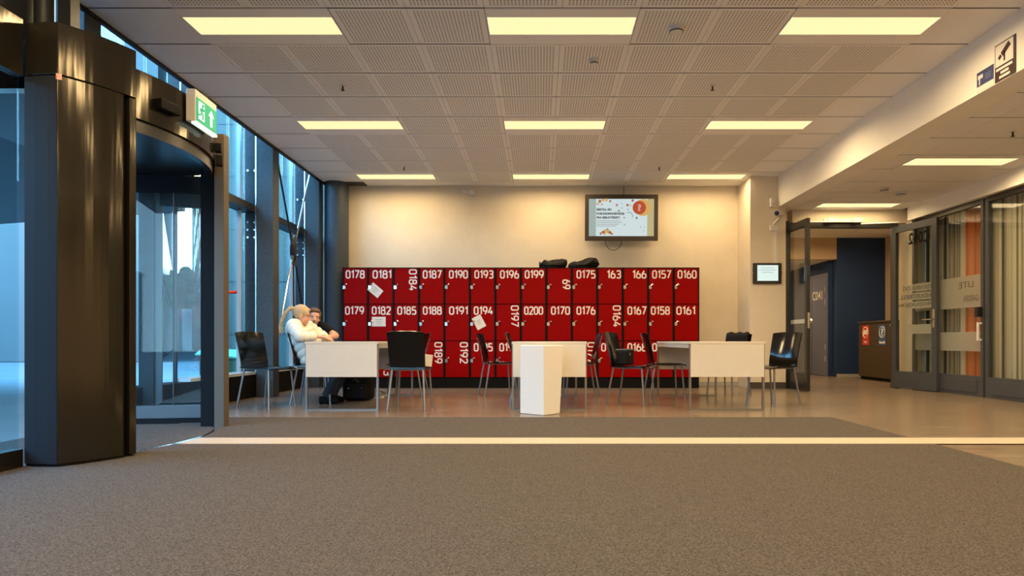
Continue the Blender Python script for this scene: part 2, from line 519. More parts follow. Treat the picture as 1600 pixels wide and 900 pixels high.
for y in (2.55, .15, -2.25):       # the fittings go on overhead, behind the picture edge
    for i, x in enumerate(LCOLS):
        ceiling_light(x, y, CEIL, 'glowing ceiling light overhead nearer than the picture edge', 'ceiling lights overhead')
ceiling_light(4.25, 7.2, LOWC, 'glowing light in lower right ceiling beside the glass partition', 'lights of the lower ceiling', .8)
ceiling_light(4.25, 9.6, LOWC, 'glowing light in lower ceiling just before the double doors', 'lights of the lower ceiling', .28)
for y in (4.8, 1.8, -1.2):
    ceiling_light(4.25, y, LOWC, 'light of the lower ceiling nearer than the picture edge', 'lights of lower ceiling overhead', .8)

# ---------------------------------------------------------------- glazed facade on the left
GX = -3.90
struct('wall_roof_edge', M_darks, -4.2, -3.47, -4.0, 10.9, 3.92, 4.0)
struct('wall_plinth', M_rubber, -3.95, -3.74, 5.9, 10.64, 0, 0.30)
def facade_column(y, z0, z1, label):
    c = thing('column', label, None, (-3.60, y + .1, z0), kind='structure')
    box('shaft', M_steel, c, -3.71, -3.49, y, y + .19, z0, z1, .004)
    fin = box('fin_plate', M_steel, c, GX + .01, -3.712, y + .07, y + .10, max(z0, .3), z1)
    for zz in (2.10, 2.20, 2.30, 2.98):
        if zz < z0: continue
        for xx in (-3.85, -3.76):
            o = MB().tube([(xx, y + .07, zz), (xx, y + .055, zz)], .014, 8).build('bolt', M_chrome, c)
    box('edge_strip', M_chrome, c, -3.724, -3.711, y - .002, y + .008, z0, z1)
    return c
facade_column(4.95, 2.56, 3.9, 'blue-grey steel column above the revolving door')
facade_column(6.68, 2.56, 3.9, 'blue-grey steel column behind the exit sign')
facade_column(8.45, 0.0, 3.9, 'blue-grey steel column behind the leftmost chair')
facade_column(10.2, 0.0, 3.9, 'blue-grey steel column next to the round corner column')
struct('wall_portal_head', M_darks, -4.0, -3.72, 3.7, 6.95, 2.36, 2.56)
def bay(n, y0, y1, low=True):
    wdw = thing(f'window_{n}', 'tall tinted glass bay of the left facade', None, (GX, (y0 + y1) / 2, .3), kind='structure')
    if low:
        box('sill', M_cream, wdw, GX - .05, -3.73, y0, y1, .30, .335)
        box('pane', M_gfac, wdw, GX - .006, GX + .006, y0, y1, .335, 2.42)
        box('transom', M_darks, wdw, GX - .03, -3.72, y0, y1, 2.42, 2.51)
        MB().wall((GX + .02, y0 + .88 * (y1 - y0)), (GX + .02, y0 + .88 * (y1 - y0) + .03), .05, .335, 3.9).build('mullion', M_cream, wdw)
    box('pane', M_gfac, wdw, GX - .006, GX + .006, y0, y1, 2.56 if not low else 2.51, 3.9)
    return wdw
bay(1, 6.90, 8.50)
bay(2, 8.62, 10.25)
bay(3, 3.8, 5.0, False)
bay(4, 5.1, 6.75, False)
bay(5, 6.76, 6.9, False)
bay(6, 10.37, 10.64)
# outer post and glass between the portal and the first full bay
struct('trim_6', M_darks, -3.90, -3.87, 6.87, 6.90, 0, 2.36)

# near side glazed screen running towards the camera
scr = thing('window_7', 'dark framed glass screen left of the bronze door housing', None, (-3.03, 1.9, 0), kind='structure')
box('bottom_rail', M_bronze, scr, -3.06, -3.0, -4.0, 3.75, 0.0, 0.11)
box('head', M_bronze, scr, -3.06, -3.0, -4.0, 3.75, 2.27, 2.60)
for k, y in enumerate((1.9, -.1, -2.1)):
    box('mullion', M_darks, scr, -3.06, -3.0, y, y + .07, .11, 2.27)
for y0, y1 in ((1.97, 3.75), (-.03, 1.9), (-2.03, -.1), (-4.0, -2.1)):
    box('pane', M_gfac, scr, -3.036, -3.024, y0, y1, .11, 2.27)
struct('wall_screen_head', M_darks, -3.86, -3.08, -4.0, 4.05, 2.6, 3.9)
up = thing('window_8', 'high glass strip over the left glazed screen', None, (-3.9, 0, 2.6), kind='structure')
box('pane', M_gfac, up, -3.906, -3.894, -4.0, 3.8, 2.6, 3.9)
# posts standing on the housing, up to the ceiling
post = thing('steel_post', 'dark steel post and pipe rising from the door housing to ceiling', 'post', (-3.0, 3.98, 2.58))
MB().tube([(-3.015, 3.93, 2.585), (-3.015, 3.93, 3.5)], .052, 16).build('pipe', M_darks, post, smooth=True)
box('flange', M_darks, post, -3.075, -2.955, 3.87, 3.99, 2.583, 2.60)
box('post_shaft', M_darks, post, -2.95, -2.87, 3.95, 4.03, 2.583, 3.5)

# round corner column
colr = MB().tube([(-3.285, 10.44, 0), (-3.285, 10.44, 3.6)], .188, 32).build('column', M_steel, smooth=True)
tag(colr, 'round blue-grey column in the corner beside the lockers', kind='structure')

# ---------------------------------------------------------------- glass partition and rooms on the right
PX = 5.80
def partition(n, y0, y1, label):
    p = thing(f'window_{n}', label, None, (PX, (y0 + y1) / 2, 0), kind='structure')
    fw = .05
    box('frame_post', M_frame, p, PX - .03, PX + .03, y0, y0 + fw, 0, 2.6)
    box('frame_post', M_frame, p, PX - .03, PX + .03, y1 - fw, y1, 0, 2.6)
    box('frame_head', M_dkframe, p, PX - .03, PX + .03, y0 + fw, y1 - fw, 2.53, 2.6)
    box('frame_base', M_frame, p, PX - .03, PX + .03, y0 + fw, y1 - fw, 0.0, .27)
    box('base_panel', M_frame, p, PX - .04, PX - .031, y0 + fw + .07, y1 - fw - .07, .05, .22, .003)
    box('pane', M_glass, p, PX - .004, PX + .004, y0 + fw, y1 - fw, .27, 2.53)
    return p
p9 = partition(9, 8.42, 10.03, 'glass partition bay with frosted bands behind the open door')
p10 = partition(10, 6.9, 8.38, 'glass partition bay at the right edge with pale curtains')
p11 = partition(11, 5.4, 6.86, 'glass partition bay beyond the right picture edge')
p12 = partition(12, 4.02, 5.36, 'glass partition bay nearest the camera')
for z0, z1 in ((1.19, 1.62), (.60, .86)):
    box('frosted_band', M_frost, p9, PX - .0075, PX - .0055, 8.47, 9.98, z0, z1)
# mirrored lettering on the upper band: it is meant to be read from inside
for s, z, y in (('LITE', 1.46, 8.60), ('GARDEN', 1.27, 8.50)):
    text_mesh('lettering', s, .1, M_letter2, p9, (PX - .0085, y + .34, z), xdir=(0, -1, 0), ext=0.0005, mirror=True, fit=(.30, .085))
box('reader_box', M_black, p9, PX - .10, PX - .03, 8.425, 8.49, 1.05, 1.18, .004)
MB().box(PX - .085, PX - .065, 8.44, 8.47, .74, .98).box(PX - .065, PX - .03, 8.44, 8.47, .74, .765).box(PX - .065, PX - .03, 8.44, 8.47, .955, .98).build('pull_handle', M_pwhite, p9, bevel=.004)

def curtain(y0, y1, x, m, label, group='curtains behind the glass partition', waves=9, z0=.08, z1=2.58):
    k = 2 * PI * waves
    n = max(24, int(waves * 8))
    def fn(u, v): return (x + .022 * math.sin(k * u) + .008 * math.sin(k * 2.3 * u + 1), y0 + (y1 - y0) * u, z0 + (z1 - z0) * v)
    o = MB().sheet(fn, n, 3, .003).build('curtain', m, smooth=True)
    return tag(o, label, 'curtain', group)
curtain(9.18, 9.99, 5.97, M_dcur, 'dark grey striped curtain behind glass next to the door leaf', waves=8)
curtain(9.06, 9.17, 5.97, M_pcur, 'narrow cream curtain between grey and orange ones', waves=1.5)
curtain(8.74, 9.05, 5.97, M_ocur, 'orange curtain behind the frosted bands', waves=4)
curtain(8.40, 8.73, 5.97, M_lcur, 'pale green curtain beside the orange one', waves=4)
curtain(6.9, 8.39, 5.97, M_lcur, 'wide pale green curtain at the right edge', waves=16)
curtain(4.05, 6.88, 5.97, M_lcur, 'pale green curtain beyond the right picture edge', waves=26)
struct('wall_room_back', M_wall, 7.3, 7.4, 3.9, 10.4, 0, 3.0)
struct('ceiling', M_plain, 5.98, 7.4, 3.9, 10.4, 2.9, 3.0)
struct('wall_room_end', M_wall, 5.98, 7.4, 10.28, 10.40, 0, 3.0)

# vestibule behind the double doors
struct('wall_navy', M_navy, 6.10, 7.12, 13.3, 13.5, 0, 2.86)
struct('wall_vestibule_right', M_tan, 7.10, 7.25, 10.4, 13.3, 0, 2.86)
struct('ceiling', M_plain, 3.6, 7.25, 10.4, 13.5, 2.86, 2.95)
struct('wall_vestibule_left', M_wall, 3.65, 3.85, 10.4, 16.6, 0, 2.9)
struct('wall_bulkhead', M_tan, 3.85, 6.10, 13.3, 13.42, 2.42, 2.86)
struct('ceiling', M_plain, 3.85, 6.10, 13.42, 16.6, 2.42, 2.5)
struct('wall_corridor_right', M_navy, 6.02, 6.20, 13.5, 16.6, 0, 2.42)
struct('wall_corridor_end', M_wall, 3.85, 6.2, 16.5, 16.6, 0, 2.5)
struct('baseboard_navy', M_kick, 6.1, 7.1, 13.285, 13.299, 0, .06)
vl = ceiling_light(4.6, 11.6, 2.86, 'light in the small lobby ceiling behind the double doors', 'lobby lights', 1.2)
ceiling_light(4.3, 14.3, 2.42, 'added unseen light in the passage brightening the blue lobby door', 'lobby lights', .5)  # unseen fitting, added to brighten the blue door past the bulkhead
struct('trim_4', M_chrome, 3.86, 5.75, 10.28, 10.31, 0.0003, .005)

d3 = thing('door_3', 'slate blue lobby door numbered C041', None, (6.0, 13.95, 0), kind='structure')
box('frame', M_bdoor, d3, 5.985, 6.02, 13.52, 13.57, 0, 2.16)
box('frame', M_bdoor, d3, 5.985, 6.02, 14.47, 14.52, 0, 2.16)
box('frame', M_bdoor, d3, 5.985, 6.02, 13.57, 14.47, 2.11, 2.16)
lf = box('leaf', M_bdoor, d3, 5.99, 6.02, 13.58, 14.46, 0.01, 2.105)
box('groove', M_darks, d3, 5.987, 5.9895, 14.245, 14.255, .02, 2.1)
text_mesh('number', 'C041', .2, M_white, d3, (5.988, 14.22, 1.62), xdir=(0, -1, 0), fit=(.50, .19), weight=.002)
box('lock_plate', M_chrome, d3, 5.98, 5.989, 14.33, 14.38, .94, 1.2)
box('key_pad', M_black, d3, 5.965, 5.98, 14.33, 14.38, 1.08, 1.19)
MB().tube([(5.985, 14.35, 1.0), (5.94, 14.35, 1.0), (5.94, 14.46, 1.0)], .009, 8).build('handle', M_chrome, d3)
for z in (.3, .55, 1.5, 1.75):
    MB().tube([(5.985, 13.575, z), (5.985, 13.575, z + .12)], .008, 8).build('hinge', M_chrome, d3)

# door head with closers
hd = thing('trim_5', 'dark door head with two door closers above double doors', None, (4.7, 10.19, 2.5), kind='structure')
box('head_bar', M_dkframe, hd, 3.84, 5.60, 10.17, 10.26, 2.52, 2.60)
box('jamb', M_dkframe, hd, 3.80, 3.86, 10.02, 10.26, 0, 2.60)
box('jamb', M_dkframe, hd, 5.56, 5.62, 10.14, 10.26, 0, 2.60)
box('closer_rail', M_pwhite, hd, 4.45, 5.05, 10.13, 10.17, 2.60, 2.65)
box('closer_body', M_pwhite, hd, 4.50, 4.60, 10.09, 10.135, 2.59, 2.66, .006)
box('closer_body', M_pwhite, hd, 4.90, 5.0, 10.09, 10.135, 2.59, 2.66, .006)
MB().tube([(5.02, 10.11, 2.57), (5.55, 10.0, 2.57)], .012, 8).build('closer_arm', M_pwhite, hd)
MB().tube([(4.0, 10.0, 2.58), (4.5, 10.11, 2.6)], .012, 8).build('closer_arm', M_pwhite, hd)

def leaf(n, a, b2, label, rail=.09, mbase=.27, mf=None):
    mf = mf or M_frame
    """glazed door leaf from hinge a to free edge b2 in plan"""
    A = Vector((*a, 0)); B = Vector((*b2, 0)); L = (B - A).length; d = (B - A) / L
    t = thing(f'door_{n}', label, None, (a[0], a[1], 0), kind='structure')
    def seg(u0, u1, z0, z1, th, m, name, off=0.0):
        nrm = Vector((-d.y, d.x, 0)) * off
        p = A + d * u0 + nrm; q = A + d * u1 + nrm
        return MB().wall((p.x, p.y), (q.x, q.y), th, z0, z1).build(name, m, t)
    seg(0, rail, .012, 2.52, .05, mf, 'hinge_stile'); seg(L - rail, L, .012, 2.52, .05, mf, 'lock_stile')
    seg(rail, L - rail, 2.42, 2.52, .05, mf, 'top_rail'); seg(rail, L - rail, .012, mbase, .05, mf, 'bottom_rail')
    seg(rail + .02, L - rail - .02, .08, mbase - .06, .056, mf, 'kick_panel')
    seg(rail, L - rail, mbase, 2.42, .008, M_glass, 'pane')
    return t, seg, A, d, L
d1, s1, A1, v1, L1 = leaf(1, (3.865, 10.12), (3.885, 9.36), 'open glazed door leaf standing edge-on beside the pier', .07, mf=M_dkframe)
s1(.1, L1 - .1, 1.0, 1.06, .03, M_pwhite, 'push_bar', .03)
box('lock_case', M_chrome, d1, 3.87, 3.90, 9.352, 9.359, .92, 1.15)
MB().tube([(3.905, 9.42, 1.03), (3.95, 9.42, 1.03)], .035, 12).build('door_knob', M_chrome, d1, smooth=True)
for z in (.4, 1.3, 2.0, 2.3):
    MB().tube([(3.88, 10.09, z), (3.88, 10.09, z + .14)], .012, 8).build('hinge', M_chrome, d1)
d2, s2, A2, v2, L2 = leaf(2, (5.54, 10.16), (5.735, 9.32), 'open glazed door leaf with mirrored lettering C042')
nrm = Vector((-v2.y, v2.x, 0))
if nrm.x > 0: nrm = -nrm
sg = 1 if (Vector((-v2.y, v2.x, 0)) - nrm).length < 1e-6 else -1
for z0, z1 in ((1.50, 1.575), (1.37, 1.445), (1.24, 1.315), (.86, .97)):
    s2(.30, L2 - .09, z0 - .015, z1 + .015, .002, M_frost, 'frosted_band', sg * .006)
def leaftext(s, u0, z, wdt, h, m):
    p = A2 + v2 * u0 + nrm * .0085
    text_mesh('lettering', s, .1, m, d2, (p.x, p.y, z), xdir=v2, ext=0.0003, mirror=True, fit=(wdt, h), weight=.0015)
leaftext('C042', .33, 2.20, .40, .17, M_letter)
leaftext('TEKNIKK OG', .22, 1.505, .56, .065, M_letter2)
leaftext('INDUSTRIELL', .16, 1.375, .62, .065, M_letter2)
leaftext('PRODUKSJON', .14, 1.245, .64, .065, M_letter2)
hp = A2 + v2 * (L2 - .045) + nrm * .028
MB().wall(tuple((hp - v2 * .02).xy), tuple((hp + v2 * .02).xy), .01, .93, 1.20).build('handle_plate', M_chrome, d2)
h0 = hp + nrm * .01; h1 = hp + nrm * .055; h2 = h1 - v2 * .15
MB().tube([(h0.x, h0.y, 1.05), (h1.x, h1.y, 1.05), (h2.x, h2.y, 1.05)], .011, 8).build('handle', M_chrome, d2, smooth=True)

# waste cabinet in the lobby
cab = thing('waste_cabinet', 'dark brown waste sorting cabinet with red and blue signs in lobby', 'cabinet', (6.45, 12.0, 0))
box('body', M_brown, cab, 6.22, 6.70, 11.35, 12.62, 0.06, 1.08, .004)
box('plinth', M_rubber, cab, 6.25, 6.70, 11.37, 12.60, 0, .06)
box('top', M_brown, cab, 6.20, 6.72, 11.33, 12.64, 1.08, 1.11, .003)
for y0, cn, m, s in ((12.22, 'red_sign', mat('red_sign_print', (.55, .03, .02), .5), 'Papir'), (11.62, 'blue_sign', mat('blue_sign_print', (.03, .09, .25), .5), 'Restavfall')):
    sp = box(cn, m, cab, 6.214, 6.2195, y0, y0 + .25, .66, 1.03)
    def ringmesh(cy, cz, r, th, x):
        return MB().tube([(x, cy + r * math.cos(a * PI / 12), cz + 1.05 * r * math.sin(a * PI / 12)) for a in range(25)], th, 6)
    ringmesh(y0 + .125, .90, .095, .007, 6.213).build('ring', M_white, sp)
    if s == 'Papir':
        ic = MB()
        ic.box(6.211, 6.2135, y0 + .065, y0 + .12, .86, .945).box(6.211, 6.2135, y0 + .13, y0 + .185, .86, .945)
        ic.build('icon', M_white, sp)
        text_mesh('lettering', s, .05, M_white, sp, (6.2135, y0 + .18, .69), xdir=(0, -1, 0), fit=(.12, .05), weight=.002)
    else:
        text_mesh('icon', '?', .15, M_white, sp, (6.2135, y0 + .16, .835), xdir=(0, -1, 0), fit=(.075, .13), weight=.004)
        text_mesh('lettering', s, .05, M_white, sp, (6.2135, y0 + .225, .69), xdir=(0, -1, 0), fit=(.20, .05), weight=.002)
MB().tube([(6.216, 11.45, 1.02), (6.2, 11.45, 1.02)], .02, 10).build('lock', M_chrome, cab)

# ================================================================ REVOLVING DOOR
rd = thing('revolving_door', 'large bronze and black revolving entrance door with curved header', 'revolving door', (-3.2, 4.8, 0))
# near housing: front facets and a gently bowed side
def bow(n=8, off=0.0):
    a = Vector((-2.79, 3.745)); b2 = Vector((-2.575, 4.12)); d = (b2 - a); nn = Vector((d.y, -d.x)).normalized()
    return [tuple(a + d * (i / n) + nn * (.022 * math.sin(PI * i / n) + off)) for i in range(n + 1)]
front = [(-3.0, 3.765), (-2.925, 3.75), (-2.85, 3.742)]
backp = [(-2.68, 4.24), (-3.0, 4.05)]
bw = bow(10)
MB().prism(front + [(-2.795, 3.742)] + bw[:9] + [(-2.64, 4.1), (-3.0, 4.0)], 0.02, 2.275).build('housing_lower', M_bronze, rd, bevel=.003)
MB().prism([bw[9], bw[10], (-2.66, 4.24), (-2.70, 4.12)], 0.02, 2.275).build('housing_edge', M_bronze, rd, bevel=.003)
MB().prism(front + [(-2.795, 3.742)] + bw + backp, 2.282, 2.585).build('housing_upper', M_bronze, rd, bevel=.003)
MB().prism([(p[0] * .999 - .004, p[1] + .008) for p in front + bw[:9]] + [(-2.68, 4.2), (-2.98, 4.0)], 0.0, 2.58).build('housing_core', M_rubber, rd)
MB().prism([(-3.001, 3.7615), (-2.925, 3.7465), (-2.925, 3.752), (-3.0, 3.767)], 0.022, 2.272).build('corner_strip', M_pil, rd)
MB().prism([(-2.9245, 3.7465), (-2.85, 3.739), (-2.797, 3.739), (-2.797, 3.744), (-2.9245, 3.752)], 0.022, 2.272).build('front_plate', M_pil, rd)
MB().wall((-2.801, 3.739), (-2.776, 3.752), .002, 2.25, 2.285).build('warning_label', mat('label_red_white', (.75, .35, .28), .5), rd)
# curved header, fascia and black valance
def curved(R0, R1, y0, y1, z0, z1, n=32):
    a = arc(R0, y0, y1, n); b2 = arc(R1, y0, y1, n); m = MB()
    vs = []; fs = []
    for i in range(n + 1):
        vs += [(*a[i], z0), (*b2[i], z0), (*b2[i], z1), (*a[i], z1)]
    for i in range(n):
        o = i * 4; q = o + 4
        for k in range(4): fs.append((o + k, o + (k + 1) % 4, q + (k + 1) % 4, q + k))
    fs += [(3, 2, 1, 0), (n * 4, n * 4 + 1, n * 4 + 2, n * 4 + 3)]
    return m._add(vs, fs)
curved(DR - .02, DR, 4.10, 5.56, 2.215, 2.54).build('header', M_bronze, rd, smooth=True)
curved(DR - .075, DR - .022, 3.95, 5.66, 2.13, 2.50).build('valance', M_black, rd, smooth=True)
top = MB().prism([(-3.9, 3.85)] + arc(DR - .062, 3.85, 5.75, 24) + [(-3.9, 5.9)], 2.21, 2.24)
top.build('drum_ceiling', M_black, rd)
MB().prism([(-3.75, 3.85)] + arc(DR - .02, 3.85, 5.6, 24) + [(-3.0, 5.9), (-3.75, 5.9)], 2.50, 2.53).build('top_cover', M_darks, rd)
box('far_post', M_bronzem, rd, -2.775, -2.69, 5.50, 5.59, 0, 2.50, .004)
box('post_liner', M_rubber, rd, -2.90, -2.776, 5.52, 5.62, 0, 2.22)
# far side glazed screen
FA = (-2.915, 5.84); FB = (-3.86, 5.70)
def fseg(u0, u1, z0, z1, th, m, name, parent=rd):
    A = Vector(FA); B = Vector(FB); d = (B - A)
    p = A + d * u0; q = A + d * u1
    return MB().wall(tuple(p), tuple(q), th, z0, z1).build(name, m, parent)
fseg(0, .06, .0, 2.21, .07, M_rubber, 'screen_frame'); fseg(.06, .125, .0, 2.21, .06, M_darks, 'screen_stile'); fseg(.95, 1, .0, 2.21, .06, M_darks, 'screen_stile')
fseg(.125, .95, .05, .16, .05, M_frame, 'screen_bottom_rail'); fseg(.125, .95, 2.06, 2.21, .05, M_rubber, 'screen_top_rail')
fseg(0, 1, .0, .05, .07, M_rubber, 'screen_threshold')
fseg(.125, .95, .16, 2.06, .01, M_gdoor, 'screen_glass')
fseg(.385, .392, .16, 2.06, .012, M_black, 'glass_joint')
# turning wing behind the screen: stile, rails, glass
wing = [(-3.72, 6.22), (-3.56, 6.62)]
MB().wall((-3.78, 6.10), (-3.66, 6.14), .07, .03, 2.2).build('wing_stile', M_darks, rd)
MB().wall((-3.665, 6.14), (-3.60, 6.16), .03, .03, 2.2).build('wing_stile', M_frame, rd)
MB().wall((-3.62, 6.16), (-3.16, 6.30), .05, .03, .15).build('wing_bottom_rail', M_darks, rd)
MB().wall((-3.62, 6.16), (-3.16, 6.30), .05, 2.02, 2.2).build('wing_top_rail', M_darks, rd)
# sensors
def tangent(y, R=DR):
    x = DC.x + math.sqrt(R * R - (y - DC.y) ** 2)
    r = Vector((x - DC.x, y - DC.y, 0)).normalized()
    return Vector((x, y, 0)), r, Vector((-r.y, r.x, 0))
def rot_from(xd, yd): 
    zd = xd.cross(yd); return Matrix((xd, yd, zd)).transposed()
for y, z, s in ((4.50, 2.36, (.18, .05, .07)), (5.30, 2.32, (.07, .05, .07)), (5.42, 2.25, (.06, .05, .09))):
    p, r, tg = tangent(y)
    R = Matrix((tg, r, Vector((0, 0, 1)))).transposed()
    MB().obox(p + r * .028 + Vector((0, 0, z)), s, R).build('motion_sensor', M_rubber, rd, bevel=.006)
MB().tube([(-2.70, 5.59, 1.16), (-2.70, 5.64, 1.16), (-2.655, 5.66, 1.165)], .014, 10).build('emergency_handle', M_redp, rd, smooth=True)

# exit sign on the header
p, r, tg = tangent(4.86)
es = thing('exit_sign', 'green illuminated exit sign with running figure on curved header', 'exit sign', (p.x + r.x * .06, p.y + r.y * .06, 2.36))
R = Matrix((-tg, -r, Vector((0, 0, 1)))).transposed()
def efn(u, d, z):  # u along the header to the right in view, d outwards
    return p + tg * u + r * (.02 + d) + Vector((0, 0, z))
def ebox(name, m, u0, u1, d0, d1, z0, z1, parent=es, bevel=0):
    c = efn((u0 + u1) / 2, (d0 + d1) / 2, (z0 + z1) / 2)
    return MB().obox(c, (abs(u1 - u0), abs(d1 - d0), z1 - z0), Matrix((tg, r, Vector((0, 0, 1)))).transposed()).build(name, m, parent, bevel=bevel)
ebox('housing', M_pwhite, -.17, .17, -.018, .05, 2.335, 2.57, bevel=.006)
ebox('top_clip', M_black, -.05, .05, -.01, .04, 2.571, 2.595)
ebox('light_edge', M_exitw, -.165, .165, .02, .056, 2.318, 2.336)
pan = ebox('sign_panel', M_exitg, -.155, .155, .051, .055, 2.345, 2.515)
wd = ebox('door_pictogram', M_exitw, -.13, -.045, .056, .057, 2.365, 2.495, pan)
def stroke(pts, name, m, d=.059, rr=.009):
    return MB().tube([efn(u, d, z) for u, z in pts], (rr), 6).build(name, m, pan)
rf = MB()
rf.ball(efn(-.075, .058, 2.475), .011)
for pts in ([(-.083, 2.46), (-.092, 2.425)], [(-.083, 2.457), (-.062, 2.44), (-.05, 2.45)], [(-.083, 2.457), (-.105, 2.445), (-.112, 2.425)], [(-.092, 2.425), (-.07, 2.405), (-.075, 2.375)], [(-.092, 2.425), (-.105, 2.40), (-.13, 2.395)]):
    rf.tube([efn(u, .058, z) for u, z in pts], .007, 6)
rf.build('running_figure', M_exitg, pan)
ar = MB()
ar.obox(efn(.065, .0565, 2.405), (.028, .003, .08), Matrix((tg, r, Vector((0, 0, 1)))).transposed())
a0, a1, a2 = efn(.02, .057, 2.44), efn(.11, .057, 2.44), efn(.065, .057, 2.49)
ar._add([a0, a1, a2], [(0, 1, 2)])
ar.build('arrow', M_exitw, pan)

# cable bracing in the bay behind the seated people
br = thing('cable_brace', 'crossed steel rods with central knot in the window bay', 'cable brace', (-3.60, 9.43, .35))
N0 = Vector((-3.60, 9.43, 2.06))
for a, m in (((-3.60, 8.68, 3.55), M_darks), ((-3.60, 10.15, 3.45), M_chrome), ((-3.60, 8.72, .4), M_chrome), ((-3.60, 10.15, .4), M_darks)):
    MB().tube([N0, a], .014, 8).build('rod', m, br, smooth=True)
MB().tube([N0, (-3.6, 9.46, .4)], .012, 8).build('rod', M_darks, br, smooth=True)
MB().ball(N0, (.05, .06, .17)).build('knot', M_darks, br, smooth=True)
for q in ((0, .06, .14), (0, -.06, .14), (0, .05, -.14), (0, -.05, -.14)):
    MB().tube([N0 + Vector(q) * .5, N0 + Vector(q) * 1.5], .024, 8).build('turnbuckle', M_frame, br, smooth=True)

# ================================================================ OUTSIDE
pv = box('pavement', M_pave, None, -60, -3.96, -40, 90, -.2, -.02)
tag(pv, 'pale paving outside the glass', kind='structure')
def bx_poly(name, poly, z0, z1, m, parent): return MB().prism(poly, z0, z1).build(name, m, parent)
sd = Vector((-.484, .875))
# building straight across the yard
b1 = thing('building', 'pale teal panelled building seen through the facade windows', 'building', (-6, 17, 0))
c0 = Vector((-8.0, 16.0)); c1 = c0 + sd * 50
bx_poly('wall', [(-3.97, 16.0), tuple(c0), tuple(c1), tuple(c1 + Vector((12, 4))), (-3.97, 22)], 0, 22, M_ext, b1)
for z in (.9, 2.2, 3.5, 4.8, 6.1, 7.4, 8.7, 10):
    box('panel_joint', M_extd, b1, -7.99, -3.98, 15.985, 15.999, z, z + .015)
pale = c0 + sd * 6
sn = Vector((-sd.y, sd.x)) * 1.0
for k in range(8):
    for zz in (3.2, 5.4, 7.3):
        a = c0 + sd * (3 + k * 4); e = a + sd * 1.4
        MB().wall(tuple(a + sn * .02), tuple(e + sn * .02), .06, zz, zz + 1.1).build('window', M_extd, b1)
b2_ = thing('building', 'pale building with dark glazed street side beyond the revolving door', 'building', (-20, 28, 0))
e0 = Vector((-13.6, 23.0)); e1 = e0 + sd * 45
bx_poly('wall', [tuple(e0), (-40, 23), (-40, 60), tuple(e1)], 0, 18, M_extw, b2_)
for k in range(10):
    a = e0 + sd * (.4 + k * 3.4); e = a + sd * 2.8
    for z0, z1 in ((.1, 3.0), (3.5, 6.2)):
        MB().wall(tuple(a - sn * .02), tuple(e - sn * .02), .06, z0, z1).build('window', M_extd, b2_)
for k in range(6):
    box('window', M_extd, b2_, -38 + k * 4, -36 + k * 4, 22.97, 23.0, 2.6, 4.4)
b3_ = thing('building', 'grey building across the street left of the entrance', 'building', (-17, -8, 0))
box('wall', M_extw, b3_, -24, -14, -34, 13, 0, 4.8)
box('cornice', M_extd, b3_, -24.1, -13.9, -34.1, 13.1, 4.8, 5.0)
for k in range(15):
    for z0, z1 in ((.6, 2.1), (2.9, 4.3)):
        box('window', M_extd, b3_, -14.0, -13.95, -32.5 + k * 3.0, -30.7 + k * 3.0, z0, z1)
# street tree and far house
tr = thing('street_tree', 'small green tree at the end of the alley outside', 'tree', (-24.5, 44, 0))
MB().tube([(-24.5, 44, 0), (-24.5, 44, 3)], [.15, .1], 8).build('trunk', M_bark, tr)
cr = MB()
for k in range(22):
    cr.ball((-24.5 + random.gauss(0, .8), 44 + random.gauss(0, .8), 4 + random.gauss(0, .9)), random.uniform(.4, .8), nu=8, nv=6)
cr.build('crown', M_leaf, tr)
hs = thing('building', 'far pale house closing the end of the alley', 'building', (-36, 66, 0))
box('wall', M_extw, hs, -44, -30, 66, 72, 0, 6.5)
box('roof', M_extd, hs, -44.5, -29.5, 65.6, 72.4, 6.5, 7.0)
for k in range(6): box('window', M_extd, hs, -43 + k * 2.2, -41.8 + k * 2.2, 65.95, 66.0, 2.2, 3.8)
# canopy over the entrance outside, green bin in the yard
cn = thing('entrance_canopy', 'dark canopy over the entrance outside the revolving door', 'canopy', (-6, 9, 3.1))
MB().prism([(-10.5, 4.5), (-4.3, 4.5), (-4.3, 6.6), (-5.6, 10.2), (-10.5, 11.6)], 2.78, 2.98).build('canopy_slab', M_darks, cn)
box('canopy_post', M_darks, cn, -6.12, -5.90, 9.9, 10.1, -.02, 2.78)
box('canopy_post', M_darks, cn, -9.6, -9.4, 9.9, 10.1, -.02, 2.78)
gb = thing('green_bin', 'dark green outdoor bin with pale green lid beyond the window', 'bin', (-5.3, 11.2, -.02))
MB().prism([(-5.75, 10.9), (-4.95, 10.9), (-4.95, 11.5), (-5.75, 11.5)], -.02, .42).build('bin_body', M_green, gb, bevel=.02)
def lidf(u, v): return (-5.8 + .9 * u, 10.86 + .7 * v, .44 + .18 * math.sin(PI * v) * .6 + .06 * (1 - u))
MB().sheet(lidf, 8, 8, .03).build('bin_lid', M_lgreen, gb, smooth=True)

